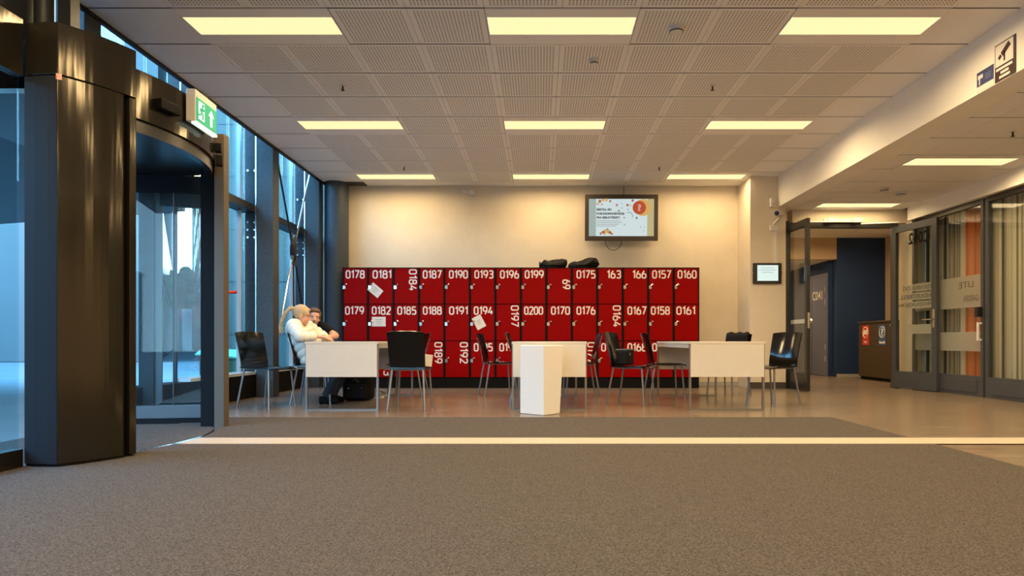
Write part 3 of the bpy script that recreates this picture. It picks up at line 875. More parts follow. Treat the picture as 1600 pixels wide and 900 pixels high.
# ================================================================ LOCKERS
def rrect(x0, x1, y0, y1, r, n=4):
    pts = []
    for cx, cy, a in ((x1 - r, y1 - r, 0), (x0 + r, y1 - r, 90), (x0 + r, y0 + r, 180), (x1 - r, y0 + r, 270)):
        for k in range(n + 1):
            t = math.radians(a + 90 * k / n); pts.append((cx + r * math.cos(t), cy + r * math.sin(t)))
    return pts
def bend(cx, cy, r, a0, a1, n=4): return [(cx + r * math.cos(math.radians(a0 + (a1 - a0) * k / n)), cy + r * math.sin(math.radians(a0 + (a1 - a0) * k / n))) for k in range(n + 1)]
W_ = .56; Q = .2
DIG = {
 '0': [(rrect(0, W_, 0, 1, .22), True)],
 '1': [([(.02, .80), (.26, 1.0), (.26, 0)], False)],
 '2': [([(0, .86)] + bend(Q, 1 - Q, Q, 150, 90) + bend(W_ - Q, 1 - Q, Q, 90, 0) + [(W_, .66), (.02, 0), (W_ + .02, 0)], False)],
 '3': [([(0, .95)] + bend(W_ - Q, 1 - Q, Q, 90, 0) + bend(W_ - Q, .73, Q, 0, -90) + [(.16, .53)], False), ([(.16, .53)] + bend(W_ - Q, .33, Q, 90, 0) + bend(W_ - Q, Q, Q, 0, -90) + [(0, .03)], False)],
 '4': [([(.36, 1), (0, .28), (W_ + .06, .28)], False), ([(.44, .55), (.44, 0)], False)],
 '5': [([(W_, 1), (.06, 1), (.04, .55)] + bend(W_ - Q, .58 - Q, Q, 90, 0) + bend(W_ - Q, Q, Q, 0, -90) + [(0, .03)], False)],
 '6': [(rrect(0, W_, 0, .58, .2), True), ([(0, .3), (.04, .62), (.30, 1.0)], False)],
 '7': [([(0, 1), (W_, 1), (.16, 0)], False)],
 '8': [(rrect(0, W_, 0, .54, .2), True), (rrect(.03, W_ - .03, .54, 1, .18), True)],
 '9': [(rrect(0, W_, .42, 1, .2), True), ([(W_, .7), (W_ - .04, .38), (.26, 0)], False)]}
ADV = {'1': .56}
def digit_mesh(s, pos, xdir, ydir, width, height, parent, stroke=.18):
    """painted house-style numerals: even rounded strokes laid out as flat ribbons"""
    X = Vector(xdir); Y = Vector(ydir); b = MB(); x = 0.0; segs = []
    for ch in s:
        for pts, closed in DIG[ch]: segs.append(([(p[0] + x, p[1]) for p in pts], closed))
        x += ADV.get(ch, .82)
    total = x - .26
    kx = width / total; ky = height
    NN = X.cross(Y)
    for si, (pts, closed) in enumerate(segs):
        lift = NN * (.0004 * (si % 3))
        P = [Vector((p[0] * kx, p[1] * ky)) for p in pts]; n = len(P); hw = stroke * height / 2
        L = []; Rr = []
        for i in range(n):
            a = P[i] - P[i - 1] if (closed or i > 0) else P[1] - P[0]
            c = P[(i + 1) % n] - P[i] if (closed or i < n - 1) else P[i] - P[i - 1]
            if a.length < 1e-9: a = c
            if c.length < 1e-9: c = a
            na = Vector((-a.y, a.x)).normalized(); nc = Vector((-c.y, c.x)).normalized()
            m = (na + nc); m = m.normalized() if m.length > 1e-6 else na
            k = min(2.2, 1 / max(.3, m.dot(na)))
            L.append(P[i] + m * hw * k); Rr.append(P[i] - m * hw * k)
        base = len(b.v)
        for l, r_ in zip(L, Rr):
            b.v += [Vector(pos) + X * l.x + Y * l.y + lift, Vector(pos) + X * r_.x + Y * r_.y + lift]
        for i in range(n if closed else n - 1):
            j = (i + 1) % n
            b.f.append((base + 2 * i, base + 2 * i + 1, base + 2 * j + 1, base + 2 * j))
    return b.build('number', M_white, parent)
NUM = [('0178', '0179', '0180'), ('0181', '0182', '0183'), ('0184', '0185', '0186'), ('0187', '0188', '0189'), ('0190', '0191', '0192'),
       ('0193', '0194', '0195'), ('0196', '0197', '0198'), ('0199', '0200', '0201'), ('69', '0170', '0171'), ('0175', '0176', '0177'),
       ('163', '0164', '0165'), ('166', '0167', '0168'), ('0157', '0158', '0159'), ('0160', '0161', '0162')]
ROT = {'0184', '0189', '0192', '0197', '69', '0164', '0177', '0183'}
# left edge (in columns' own metres from the door's left side) of upright numbers
NX = {'0178': .04, '0181': .08, '0187': .05, '0190': .06, '0193': .06, '0196': .07, '0199': .05, '0175': .09, '163': .14, '166': .14, '0157': .05, '0160': .05,
      '0179': .03, '0182': .05, '0185': .05, '0188': .05, '0191': .09, '0194': .05, '0200': .04, '0170': .09, '0176': .08, '0167': .08, '0158': .03, '0161': .03,
      '0168': .08}
LX0, LPITCH = -3.088, 0.3982
LY = 10.10
PLINTH, RH = 0.165, 0.5735
lock_me = None
def make_lock(parent, x, z):
    b = MB()
    b.box(x - .022, x + .018, LY - .016, LY - .0005, z - .03, z + .022)
    b.tube([(x + .01, LY - .018, z + .02), (x + .035, LY - .03, z + .045), (x + .045, LY - .028, z + .03)], .010, 6)
    b.tube([(x - .002, LY - .016, z - .006), (x - .002, LY - .03, z - .006)], .013, 8)
    return b.build('lock', M_chrome, parent)
ordn = ['leftmost', 'second', 'third', 'fourth', 'fifth', 'sixth', 'seventh', 'eighth', 'ninth', 'tenth', 'eleventh', 'twelfth', 'thirteenth', 'rightmost']
for i, nums in enumerate(NUM):
    x0 = LX0 + i * LPITCH; x1 = x0 + LPITCH
    lk = thing('locker', f'{ordn[i]} red locker column{"" if i in (0, 13) else " from the left"}, doors numbered {nums[0]} and {nums[1]}', 'locker', (x0 + LPITCH / 2, 10.35, 0), 'red lockers along the back wall')
    c = MB()
    c.box(x0 + .0005, x1 - .0005, LY + .02, 10.58, PLINTH, PLINTH + 3 * RH)
    c.box(x0 + .0005, x0 + .016, LY - .004, LY + .02, PLINTH, PLINTH + 3 * RH).box(x1 - .016, x1 - .0005, LY - .004, LY + .02, PLINTH, PLINTH + 3 * RH)
    c.box(x0 + .016, x1 - .016, LY - .004, LY + .02, PLINTH + 3 * RH - .012, PLINTH + 3 * RH)
    c.build('carcass', M_lblack, lk)
    box('plinth', M_rubber, lk, x0 + .0005, x1 - .0005, LY + .02, 10.56, 0, PLINTH)
    for rrow in range(3):
        zt = PLINTH + (3 - rrow) * RH - (.014 if rrow == 0 else .006); zb = PLINTH + (2 - rrow) * RH + .006
        dx0, dx1 = x0 + .019, x1 - .019
        dr = box('door', M_red, lk, dx0, dx1, LY, LY + .018, zb, zt, .003)
        s = nums[rrow]
        yf = LY - .0008
        if s in ROT:
            wdt = .128 if s != '69' else .12
            lng = .335 if s != '69' else .155
            ztop = zt - (.01 if s != '69' else .17)
            if s == '0183': ztop = zt - .2
            xr = dx1 - .130
            if s == '69': xr = dx0 + .24
            # reads downwards: reading direction -z, letters' up = +x
            digit_mesh(s, (xr, yf, ztop - .012), (0, 0, -1), (1, 0, 0), lng - .02, .108, dr)
        else:
            wid = {2: .15, 3: .215, 4: .29}[len(s)]
            digit_mesh(s, (dx0 + min(NX.get(s, .05), dx1 - dx0 - wid - .008), yf, zt - .15), (1, 0, 0), (0, 0, 1), wid - .012, .112, dr)
        make_lock(dr, dx0 + .012, zb + .262)
# notes taped on the doors
def note(px, py, wd, hg, ang, label):
    x = (px - 844) * LY / F; z = CAMZ + (533 - py) * LY / F
    R = Matrix.Rotation(ang, 3, 'Y')
    t = thing('paper_note', label, 'paper note', (x, LY - .004, z), 'notes taped on the lockers')
    MB().obox((x, LY - .0045, z), (wd, .002, hg), R).build('sheet', M_paper, t)
    ln = MB()
    for k in range(3):
        c = R @ Vector((0, 0, .03 - .03 * k)); ln.obox(Vector((x, LY - .0062, z)) + c, (wd * (.5 - .1 * k), .0008, .006), R)
    ln.build('print', M_ink, t)
note(586.5, 453.5, .21, .145, math.radians(40), 'white paper note taped askew on locker door 0181')
note(592, 502.5, .215, .15, 0.0, 'white paper note taped straight under the number 0182')
note(748.5, 503.5, .15, .205, math.radians(-28), 'white paper note taped slanted under the number 0194')
# bags on top
LTOP = PLINTH + 3 * RH
def blob_bag(x0, x1, h, label, seed, humps):
    rr = random.Random(seed)
    t = thing('black_bag', label, 'bag', ((x0 + x1) / 2, 10.3, LTOP + .001), 'black bags on top of the lockers')
    def fn(u, v):
        a = 2 * PI * u
        th = PI * v
        sx_ = (x1 - x0) / 2
        hx = math.copysign(abs(math.cos(a)) ** .8, math.cos(a)); hy = math.copysign(abs(math.sin(a)) ** .8, math.sin(a))
        rad = math.sin(th) ** .6 if 0 < v < 1 else 0.0
        x = (x0 + x1) / 2 + sx_ * hx * rad
        uu = (x - x0) / (x1 - x0)
        k = humps[0] + (humps[1] - humps[0]) * uu
        z = LTOP + .002 + h * k * (.5 + .5 * math.cos(th)) * (1 + .06 * math.sin(9 * u * PI + seed))
        q = Vector((x * 7, hy * 1.5, z * 9 + seed * 5))
        wr_ = mnoise.noise(q) * .035 + mnoise.noise(q * 2.3) * .018
        return (x + wr_ * .5 * rad, 10.3 + .14 * hy * rad + wr_ * .5, max(z + wr_ * math.sin(th) + (wr_ if v < .5 else 0), LTOP + .002))
    b = MB(); nu, nv = 44, 20
    vs = [fn(i / nu, j / nv) for j in range(nv + 1) for i in range(nu)]
    fs = [(j * nu + i, (j + 1) * nu + i, (j + 1) * nu + (i + 1) % nu, j * nu + (i + 1) % nu) for j in range(nv) for i in range(nu)]
    b._add(vs, fs).build('bag_body', M_bag, t, smooth=True)
    MB().tube([(x0 + .02, 10.2, LTOP + .012), (x0 + .1, 10.14, LTOP + .014), (x0 + .3, 10.15, LTOP + .012)], .008, 6).build('strap', M_rubber, t)
    return t
blob_bag(-.03, .43, .145, 'flatter crumpled black bag lying on the lockers above number 0199', 1, (.7, 1.0))
blob_bag(.44, .95, .17, 'plumper black bag lying on the lockers above number 0175', 2, (.45, 1.15))

# ================================================================ SCREENS, SIGNS, SMALL FITTINGS
tv = thing('wall_screen', 'wall-mounted information screen above the lockers with orange badge', 'screen', (1.29, 10.55, 2.35))
TY = 10.40
def TP(px, py, d=0.0):   # a point on the screen face, which leans forward at the top
    z = CAMZ + (533 - py) * TY / F
    return Vector(((px - 844) * TY / F, TY - .0 - (z - 2.35) * .05 - d, z))
tilt = Matrix.Rotation(math.atan(.05), 3, 'X')
def tvbox(name, m, x0, x1, y0, y1, d0, d1, parent, bevel=0):
    a = TP(x0, y1); b2 = TP(x1, y0)
    c = (a + b2) / 2 + tilt @ Vector((0, -(d0 + d1) / 2, 0))
    return MB().obox(c, (abs(b2.x - a.x), abs(d1 - d0), abs(b2.z - a.z) * 1.001), tilt).build(name, m, parent, bevel=bevel)
M_tvf = mat('dark_brown_bezel', (0.045, 0.034, 0.028), 0.3)
tvbox('cabinet', M_tvf, 914, 1028, 304.5, 376, -.06, 0, tv, .006)
def em(name, c, s=1.0):
    s *= .8
    return mat('screen_' + name, (.02, .02, .02), .4, emit=(c, s))
scn = tvbox('display', em('white', (.60, .72, .74), .95), 920, 1021.5, 311.5, 369, 0, .002, tv)
tvbox('side_tint', em('green', (.34, .44, .42), .9), 920, 931, 311.5, 369, .002, .0025, scn)
tvbox('side_tint', em('khaki', (.50, .44, .22), .9), 1011, 1021.5, 311.5, 369, .002, .0025, scn)
def disc(px, py, rpx, m, name, d=.004, n=20):
    c = TP(px, py); rr = rpx * TY / F
    vs = [c + tilt @ Vector((rr * math.cos(2 * PI * k / n), -d, rr * math.sin(2 * PI * k / n))) for k in range(n)]
    return MB()._add(vs, [tuple(range(n))]).build(name, m, scn)
E_or = em('orange', (.42, .055, .02)); E_ink = em('ink', (.07, .06, .07)); E_br = em('brown', (.30, .11, .03)); E_ye = em('amber', (.62, .36, .10)); E_pk = em('pink', (.50, .14, .18)); E_gr = em('grey', (.33, .38, .40)); E_bl = em('olive', (.25, .30, .16))
disc(1004, 325, 13, E_ye, 'badge_glow', .0035)
disc(998.5, 325, 10.5, E_or, 'badge', .0042)
def ttxt(s, px, py, wpx, hpx, m, name='lettering'):
    q = TP(px, py) + tilt @ Vector((0, -.005, 0))
    text_mesh(name, s, .1, m, scn, q, xdir=(1, 0, 0), ydir=tilt @ Vector((0, 0, 1)), fit=(wpx * TY / F, hpx * TY / F), ext=0, weight=.006)
ttxt('?', 995.5, 330.5, 6, 11, em('badge_mark', (.62, .30, .22)))
ttxt('BESTILL EN', 932, 329.6, 23, 3.4, E_ink); ttxt('FORUNDRINGSPAKKE', 932, 336, 43, 3.4, E_ink); ttxt('FRA BIBLIOTEKET!', 932, 342, 36, 3.4, E_ink)
for k in range(4): tvbox('text_line', E_gr, 932, 932 + (37, 40, 35, 31)[k], 344.8 + 2.7 * k, 345.9 + 2.7 * k, .002, .004, scn)
rr = random.Random(3)
for px, py, s, m in ((937, 315, 2.4, E_br), (942, 313.5, 2.2, E_ye), (934, 319, 2.2, E_ye), (940, 320, 1.4, E_pk), (947, 313, 2.4, E_ye), (953, 315, 1.8, E_br), (963.5, 321, 2, E_pk), (971, 319, 1, E_gr), (980, 321, 2, E_br), (984, 321.5, 1.4, E_ye), (966.5, 330, 2, E_bl), (971.5, 325.5, 1.3, E_gr), (981, 328, 1.4, E_gr), (988, 314, 2, E_br), (1006, 313, 2, E_ye), (974, 335, 1.5, E_bl), (975, 340.5, 1.4, E_bl), (975.5, 351.5, 1.4, E_gr), (994.5, 341, 1.6, E_ink), (1000.5, 355, 1.2, E_gr), (1006.5, 354.5, 1, E_gr), (1006, 361, 1, E_gr)):
    disc(px, py, s, m, 'confetti', .003 + rr.random() * .001, 7)
for px, py, s, m in ((938.5, 365, 1.8, E_br), (942.5, 363, 2.4, E_or), (946, 361.5, 3, E_ye), (950, 362, 3, E_ye), (953, 363.5, 2.4, E_br), (956, 365.5, 1.6, E_or), (949, 358.5, 1.8, E_bl), (945, 365.5, 1.6, E_ye)):
    disc(px, py, s, m, 'pictured_dish', .003 + rr.random() * .001, 10)
MB().tube([TP(979, 333, .005), TP(984, 332.2, .005), TP(988, 336, .005), TP(988.6, 340, .005)], .004, 6).build('arrow', E_ink, scn)
box('wall_bracket', M_black, tv, 1.1, 1.5, 10.46, 10.64, 2.5, 2.85)
cab_pts = [TP(946, 376, -.03)]
for k in range(1, 10):
    a = PI * k / 10; cab_pts.append(Vector(((946 + 12.5 * (1 - math.cos(a)) - 844) * 10.45 / F, 10.45, CAMZ + (533 - 377 - 14 * math.sin(a)) * 10.45 / F)))
cab_pts.append(TP(971, 376, -.03))
MB().tube(cab_pts, .006, 6).build('loop_cable', M_black, tv, smooth=True)
MB().tube([(1.375, 10.62, 3.0), (1.375, 10.62, 3.28)], .006, 6).build('ceiling_cable', M_black, tv)

tb = thing('wall_tablet', 'small tablet screen in black frame on the pier', 'tablet', (3.49, 9.99, 1.62))
zt0, zt1 = CAMZ + (533 - 443) * 9.97 / F, CAMZ + (533 - 411) * 9.97 / F
box('case', M_black, tb, 3.285, 3.72, 9.955, 9.999, zt0, zt1, .005)
dsp = box('display', em('tablet', (.72, .88, .82), 1.0), tb, 3.345, 3.665, 9.951, 9.9545, zt0 + .04, zt1 - .035)
for k, (a, b2) in enumerate(((3.40, 3.60), (3.37, 3.63), (3.41, 3.59))):
    box('text_line', E_gr, dsp, a, b2, 9.9495, 9.9508, zt1 - .08 - .035 * k, zt1 - .072 - .035 * k)
box('side_clip', M_chrome, tb, 3.273, 3.284, 9.96, 9.99, (zt0 + zt1) / 2 - .01, (zt0 + zt1) / 2 + .01)
box('side_clip', M_chrome, tb, 3.721, 3.733, 9.96, 9.99, (zt0 + zt1) / 2 - .01, (zt0 + zt1) / 2 + .01)
box('conduit', M_pwhite, tb, 3.63, 3.665, 9.975, 9.999, zt1, 2.50)

sc1 = thing('security_camera', 'white bullet security camera high on the pier above tablet', 'camera', (3.66, 9.95, 2.55))
MB().tube([(3.60, 9.995, 2.52), (3.60, 9.93, 2.55), (3.66, 9.92, 2.62)], .016, 8).build('bracket', M_pwhite, sc1, smooth=True)
MB().tube([(3.60, 9.83, 2.68), (3.72, 9.97, 2.71)], .042, 12).build('camera_body', M_pwhite, sc1, smooth=True)
MB().tube([(3.594, 9.823, 2.678), (3.602, 9.832, 2.68)], .036, 12).build('lens', M_black, sc1)
box('wall_box', M_pwhite, sc1, 3.55, 3.66, 9.97, 9.999, 2.44, 2.52, .004)
ms = thing('motion_detector', 'small cream motion detector in the corner under the beam', 'motion detector', (3.60, 9.99, 2.8))
box('detector_body', M_pwhite, ms, 3.545, 3.615, 9.94, 9.999, 2.80, 2.94, .012)
box('detector_window', M_tabs, ms, 3.557, 3.603, 9.935, 9.94, 2.82, 2.87)
w1 = thing('wall_sensor', 'small white sensor under the ceiling on the back wall', 'sensor', (-1.23, 10.6, 3.1))
box('sensor_body', M_pwhite, w1, -1.17, -1.07, 10.56, 10.64, 3.13, 3.21, .008)
MB().tube([(-1.19, 10.57, 3.17), (-1.28, 10.53, 3.16)], .03, 10).build('sensor_head', M_pwhite, w1, smooth=True)

def detector(x, y, z, r, label, base=True):
    t = thing('smoke_detector', label, 'smoke detector', (x, y, z - .05), 'ceiling detectors')
    MB().tube([(x, y, z - .016), (x, y, z - .001)], r, 20).build('base', M_pwhite, t, smooth=True)
    MB().tube([(x, y, z - .055), (x, y, z - .045), (x, y, z - .016)], [r * .45, r * .75, r * .8], 20).build('dome', M_pwhite, t, smooth=True)
    MB().tube([(x, y, z - .042), (x, y, z - .034)], r * .83, 20).build('vent', M_frame, t)
    return t
detector(1.105, 5.25, CEIL, .068, 'white smoke detector between the two right ceiling lights')
detector(.49, 5.85, CEIL, .045, 'small white detector behind the middle front ceiling light')
detector(5.02, 9.0, LOWC, .075, 'white detector in lower ceiling near the double doors')
detector(4.66, 8.75, LOWC, .06, 'smaller white detector in lower ceiling left of its neighbour')
def sprinkler(x, y, z, label):
    t = thing('sprinkler', label, 'sprinkler', (x, y, z - .05), 'ceiling sprinklers')
    MB().tube([(x, y, z - .006), (x, y, z - .001)], .03, 14).build('rosette', M_pwhite, t)
    MB().tube([(x, y, z - .04), (x, y, z - .006)], .008, 8).build('stem', M_darks, t)
    MB().tube([(x, y, z - .05), (x, y, z - .045)], .018, 10).build('deflector', M_darks, t)
sprinkler(-1.97, 6.45, CEIL, 'sprinkler head behind the left front ceiling light')
sprinkler(1.72, 6.45, CEIL, 'sprinkler head before the right middle ceiling light')
sprinkler(-1.99, 9.45, CEIL, 'sprinkler head just before the left rear ceiling light')
sprinkler(1.74, 9.45, CEIL, 'sprinkler head just before the right rear ceiling light')
sprinkler(4.68, 6.40, LOWC, 'sprinkler head in lower ceiling near the right picture edge')

# signs on the beam
M_plum = mat('dark_plum_print', (.035, .012, .014), .5); M_signw = mat('sign_white', (.80, .76, .70), .5); M_sblue = mat('sign_blue', (.045, .06, .17), .5)
BX = 3.679
cs = thing('camera_sign', 'tall dark sign with security camera pictogram on the beam', 'sign', (BX, 5.11, 2.81))
pl = box('plate', M_plum, cs, BX - .004, BX, 4.995, 5.225, 2.815, 3.115, .001)
box('white_field', M_signw, cs, BX - .0052, BX - .0042, 5.02, 5.216, 2.935, 3.105)
ic = MB()
RX = Matrix.Rotation(math.radians(-38), 3, 'X')
ic.obox((BX - .006, 5.10, 3.045), (.001, .105, .045), Matrix.Rotation(math.radians(-35), 3, 'X'))
ic.obox((BX - .006, 5.165, 3.003), (.001, .035, .03), Matrix.Rotation(math.radians(-35), 3, 'X'))
ic.obox((BX - .006, 5.115, 2.995), (.001, .016, .075))
ic.build('camera_pictogram', M_plum, cs)
for k, (a, b2) in enumerate(((5.03, 5.21), (5.07, 5.16), (5.055, 5.175))):
    box('caption_line', M_signw, cs, BX - .0052, BX - .0042, a, b2, 2.90 - .034 * k, 2.92 - .034 * k)
bs = thing('notice_sign', 'small blue and white notice beside the tall camera sign on the beam', 'sign', (BX, 5.34, 2.82))
box('plate', M_signw, bs, BX - .003, BX, 5.24, 5.44, 2.818, 2.985)
box('blue_field', M_sblue, bs, BX - .004, BX - .003, 5.24, 5.44, 2.865, 2.985)
ic = MB(); ic.obox((BX - .005, 5.395, 2.94), (.001, .06, .032)); ic.obox((BX - .005, 5.405, 2.90), (.001, .012, .05)); ic.build('camera_pictogram', M_signw, bs)
for k in range(3): box('caption_line', mat('sign_midblue', (.13, .15, .28), .5), bs, BX - .005, BX - .004, 5.27, 5.34, 2.935 - .018 * k, 2.945 - .018 * k)

# ================================================================ TABLES
TT = .73
def table(x0, x1, y0, y1, label):
    t = thing('table', label, 'table', ((x0 + x1) / 2, (y0 + y1) / 2, 0), 'white tables in front of the lockers')
    box('tabletop', M_table, t, x0, x1, y0, y1, TT - .025, TT, .002)
    for y in (y0, y1 - .02):
        box('end_panel', M_table, t, x0 + .012, x1 - .012, y + .002, y + .018, TT - .375, TT - .025, .002)
    for y in (y0 + .02, y1 - .05):
        for x in (x0, x1 - .022):
            box('leg', M_leg, t, x, x + .022, y, y + .03, 0.0, TT - .025)
        box('foot_bar', M_leg, t, x0 + .022, x1 - .022, y, y + .03, 0.0, .016)
    for x in (x0 + .005, x1 - .025):
        box('side_rail', M_tabs, t, x, x + .02, y0 + .05, y1 - .05, TT - .07, TT - .025)
    return t
table(-2.49, -1.715, 6.83, 8.75, 'white table at the left where two people sit')
table(-.30, .495, 6.83, 8.75, 'white middle table behind the tapered white pedestal')
table(1.58, 2.38, 6.83, 8.75, 'white table at the right beside the pier')

# tapered white pedestal
pd = thing('pedestal', 'white angular tapered pedestal standing before the middle table', 'pedestal', (.02, 6.58, 0))
def quad(k):
    n = Vector((.035, 6.36)); l = Vector((-.205, 6.56)); r = Vector((.24, 6.60)); b2 = l + r - n; c = (l + r) / 2
    return [tuple(c + (q - c) * k) for q in (n, r, b2, l)]
q1 = quad(1.0)
_n, _r, _l = Vector((.035, 6.365)), Vector((.205, .24)) * .80, Vector((-.24, .20)) * .99
q0 = [tuple(_n), tuple(_n + _r), tuple(_n + _r + _l), tuple(_n + _l)]
vv = [(*q, .004) for q in q0] + [(*q, .69) for q in q1]
MB()._add(vv, [(3, 2, 1, 0), (4, 5, 6, 7)] + [(i, (i + 1) % 4, 4 + (i + 1) % 4, 4 + i) for i in range(4)]).build('body', M_ped, pd, bevel=.003)
MB().prism([tuple(_n + (_r + _l) * .5 + (Vector(q) - _n - (_r + _l) * .5) * .95) for q in q0], .0, .004).build('base_plate', M_tabs, pd)
MB().prism([tuple(Vector((.018, 6.58)) + (Vector(q) - Vector((.018, 6.58))) * .9) for q in q1], .69, .694).build('top_plate', M_ped, pd)

# ================================================================ CHAIRS  (local front = +Y)
def make_chair():
    t = thing('chair', 'chair', 'chair', (0, 0, 0), 'black plastic chairs at the tables')
    def seat(u, v):
        x = (u * 2 - 1); y = -.205 + .43 * v
        wv = .195 + .008 * math.sin(PI * v)
        z = .448 - .012 * math.cos(x * PI / 2) * math.sin(PI * min(1, v * 1.2)) - .03 * max(0, v - .82) ** 1.2 * 6
        return (x * wv, y, z)
    MB().sheet(seat, 12, 12, .011).build('seat', M_plastic, t, smooth=True, local=True)
    def back(u, v):
        x = (u * 2 - 1)
        wv = .190 + .008 * v
        z = .452 + .388 * v - .012 * v * abs(x) ** 3
        y = -.203 - .02 * math.sin(PI * v) * .4 - .112 * v ** 1.5 + .042 * x * x * (.35 + .65 * v)
        return (x * wv, y, z)
    MB().sheet(back, 14, 12, .011).build('backrest', M_plastic, t, smooth=True, local=True)
    for s in (-1, 1):
        MB().tube([(s * .165, .17, .436), (s * .195, .205, 0.0)], .0115, 10).build('leg', M_leg, t, smooth=True, local=True)
        MB().tube([(s * .165, -.17, .436), (s * .20, -.245, 0.0)], .0115, 10).build('leg', M_leg, t, smooth=True, local=True)
    MB().tube([(-.165, .17, .43), (.165, .17, .43), (.165, -.17, .43), (-.165, -.17, .43), (-.165, .17, .43)], .009, 8).build('seat_frame', M_leg, t, local=True)
    return t
proto = make_chair()
CH = [(-3.02, 7.17, .93, -.37, 'black glossy chair at far left facing the occupied table'),
      (-2.66, 7.68, 1, .10, 'black chair under the woman in the white jacket'),
      (-2.95, 8.50, 1, .0, 'black chair under the person in the black T-shirt'),
      (-1.41, 7.07, .02, 1, 'black chair turned back-on beside the left table'),
      (-1.77, 8.60, -1, .05, 'black chair half hidden behind the back-on chair'),
      (-.56, 8.82, .93, .30, 'black chair far left of the middle table below number 0195'),
      (-.10, 7.62, 1, .0, 'black chair tucked under the middle table left of the pedestal'),
      (.53, 8.72, -1, -.08, 'black chair on the right side of the middle table'),
      (1.07, 7.49, .88, -.47, 'black chair with a black bag on its seat left of right table'),
      (1.62, 8.38, 1, .06, 'black chair pushed against the left side of the right table'),
      (2.55, 8.78, -.75, -.66, 'black chair behind the right table with something over its backrest'),
      (2.68, 7.47, -.85, -.53, 'shiny black chair right of the right table near the doors')]
chairs = []
for i, (x, y, fx, fy, lab) in enumerate(CH):
    o = proto if i == 0 else copy_tree(proto)
    o.location = (x, y, 0); o.rotation_euler = (0, 0, math.atan2(-fx, fy)); o['label'] = lab
    chairs.append(o)
def on_chair(i, p):
    x, y, fx, fy, _ = CH[i]; a = math.atan2(-fx, fy)
    return Matrix.Rotation(a, 3, 'Z') @ Vector(p) + Vector((x, y, 0))

# bag on a seat, cloth over a backrest, paper bag on a seat
def rounded(c, s, rot, m, name, parent, bevel):
    return MB().obox(c, s, rot).build(name, m, parent, bevel=bevel)
x, y, fx, fy, _ = CH[8]; Ra = Matrix.Rotation(math.atan2(-fx, fy), 3, 'Z')
hb = thing('handbag', 'boxy black handbag with grey flap standing on the chair seat', 'handbag', on_chair(8, (0, -.07, .455)))
rounded(on_chair(8, (0, -.09, .545)), (.27, .13, .17), Ra, M_bag, 'bag_body', hb, .02)
rounded(on_chair(8, (0, -.088, .634)), (.275, .138, .02), Ra, M_frame, 'bag_flap', hb, .006)
rounded(on_chair(8, (.03, -.02, .585)), (.025, .012, .03), Ra, M_chrome, 'buckle', hb, .003)
x, y, fx, fy, _ = CH[10]; Ra = Matrix.Rotation(math.atan2(-fx, fy), 3, 'Z')
sj = thing('hung_jacket', 'dark jacket slung over the chair behind the right table', 'jacket', on_chair(10, (0, -.29, .5)))
def jf(u, v):
    a = (u - .5) * .34; s = v * 2 - 1
    p = on_chair(10, (a, -.275 + .042 * ((a / .2) ** 2) + (.022 if s > 0 else -.03) * min(1, abs(s) * 3), .853 - .17 * abs(s) ** 1.3 + .008 * math.sin(u * 17) * (1 - abs(s))))
    return p
MB().sheet(jf, 14, 14, .008).build('jacket_body', M_bag, sj, smooth=True)
pb = thing('paper_bag', 'small white paper bag on the back-on chair', 'paper bag', on_chair(3, (.13, .06, .455)))
Rp = Matrix.Rotation(.35, 3, 'Z') @ Matrix.Rotation(.12, 3, 'Y')
rounded(on_chair(3, (.165, .06, .522)), (.10, .06, .13), Rp, M_paper, 'bag_body', pb, .004)
rounded(on_chair(3, (.165, .06, .575)), (.104, .064, .012), Rp, M_pwhite, 'folded_top', pb, .002)

# backpack under the left table
bp = thing('backpack', 'black backpack on the floor under the left table', 'backpack', (-2.25, 8.0, 0))
MB().obox((-2.25, 8.02, .155), (.36, .22, .30)).build('pack_body', M_bag, bp, bevel=.05)
MB().obox((-2.25, 7.89, .12), (.26, .06, .18)).build('front_pocket', M_bag, bp, bevel=.02)
MB().tube([(-2.32, 8.02, .30), (-2.30, 8.02, .345), (-2.20, 8.02, .345), (-2.18, 8.02, .30)], .012, 8).build('grab_loop', M_rubber, bp, smooth=True)
MB().tube([(-2.30, 7.907, .25), (-2.26, 7.90, .27), (-2.22, 7.907, .23)], .008, 6).build('strap', M_frame, bp)
for xx, zz in ((-2.33, .16), (-2.17, .165)): MB().ball((xx, 7.857, zz), .009, nu=8, nv=6).build('stud', M_chrome, bp)

# ================================================================ PEOPLE
M_skin = mat('skin', (0.62, 0.34, 0.23), 0.5, noise=(30, .06))
M_blond = mat('blond_hair', (0.52, 0.36, 0.19), 0.5, noise=(60, .35, (1, 1, .15)), bump=(120, .5))
M_brownh = mat('brown_hair', (0.10, 0.045, 0.022), 0.5, noise=(60, .35, (1, 1, .15)), bump=(120, .5))
M_puff = mat('white_quilted_nylon', (0.80, 0.76, 0.68), 0.45, noise=(20, .04))
M_tee = mat('black_cotton', (0.006, 0.006, 0.007), 0.85, spec=.15)
M_jean = mat('dark_denim', (0.02, 0.024, 0.035), 0.85, noise=(60, .2))
M_shoe = mat('grey_sneaker', (0.30, 0.31, 0.33), 0.6)
M_sole = mat('white_sole', (0.62, 0.62, 0.60), 0.6)
M_lips = mat('lips', (0.45, 0.14, 0.11), 0.4)
M_eyew = mat('eye_white', (0.70, 0.68, 0.66), 0.25)
M_iris = mat('iris_dark', (0.03, 0.02, 0.015), 0.2)
def remesh(o, vox, smooth=6):
    r = o.modifiers.new('fuse', 'REMESH'); r.mode = 'VOXEL'; r.voxel_size = vox; r.use_smooth_shade = True
    s = o.modifiers.new('smooth', 'SMOOTH'); s.factor = .5; s.iterations = smooth
    return o
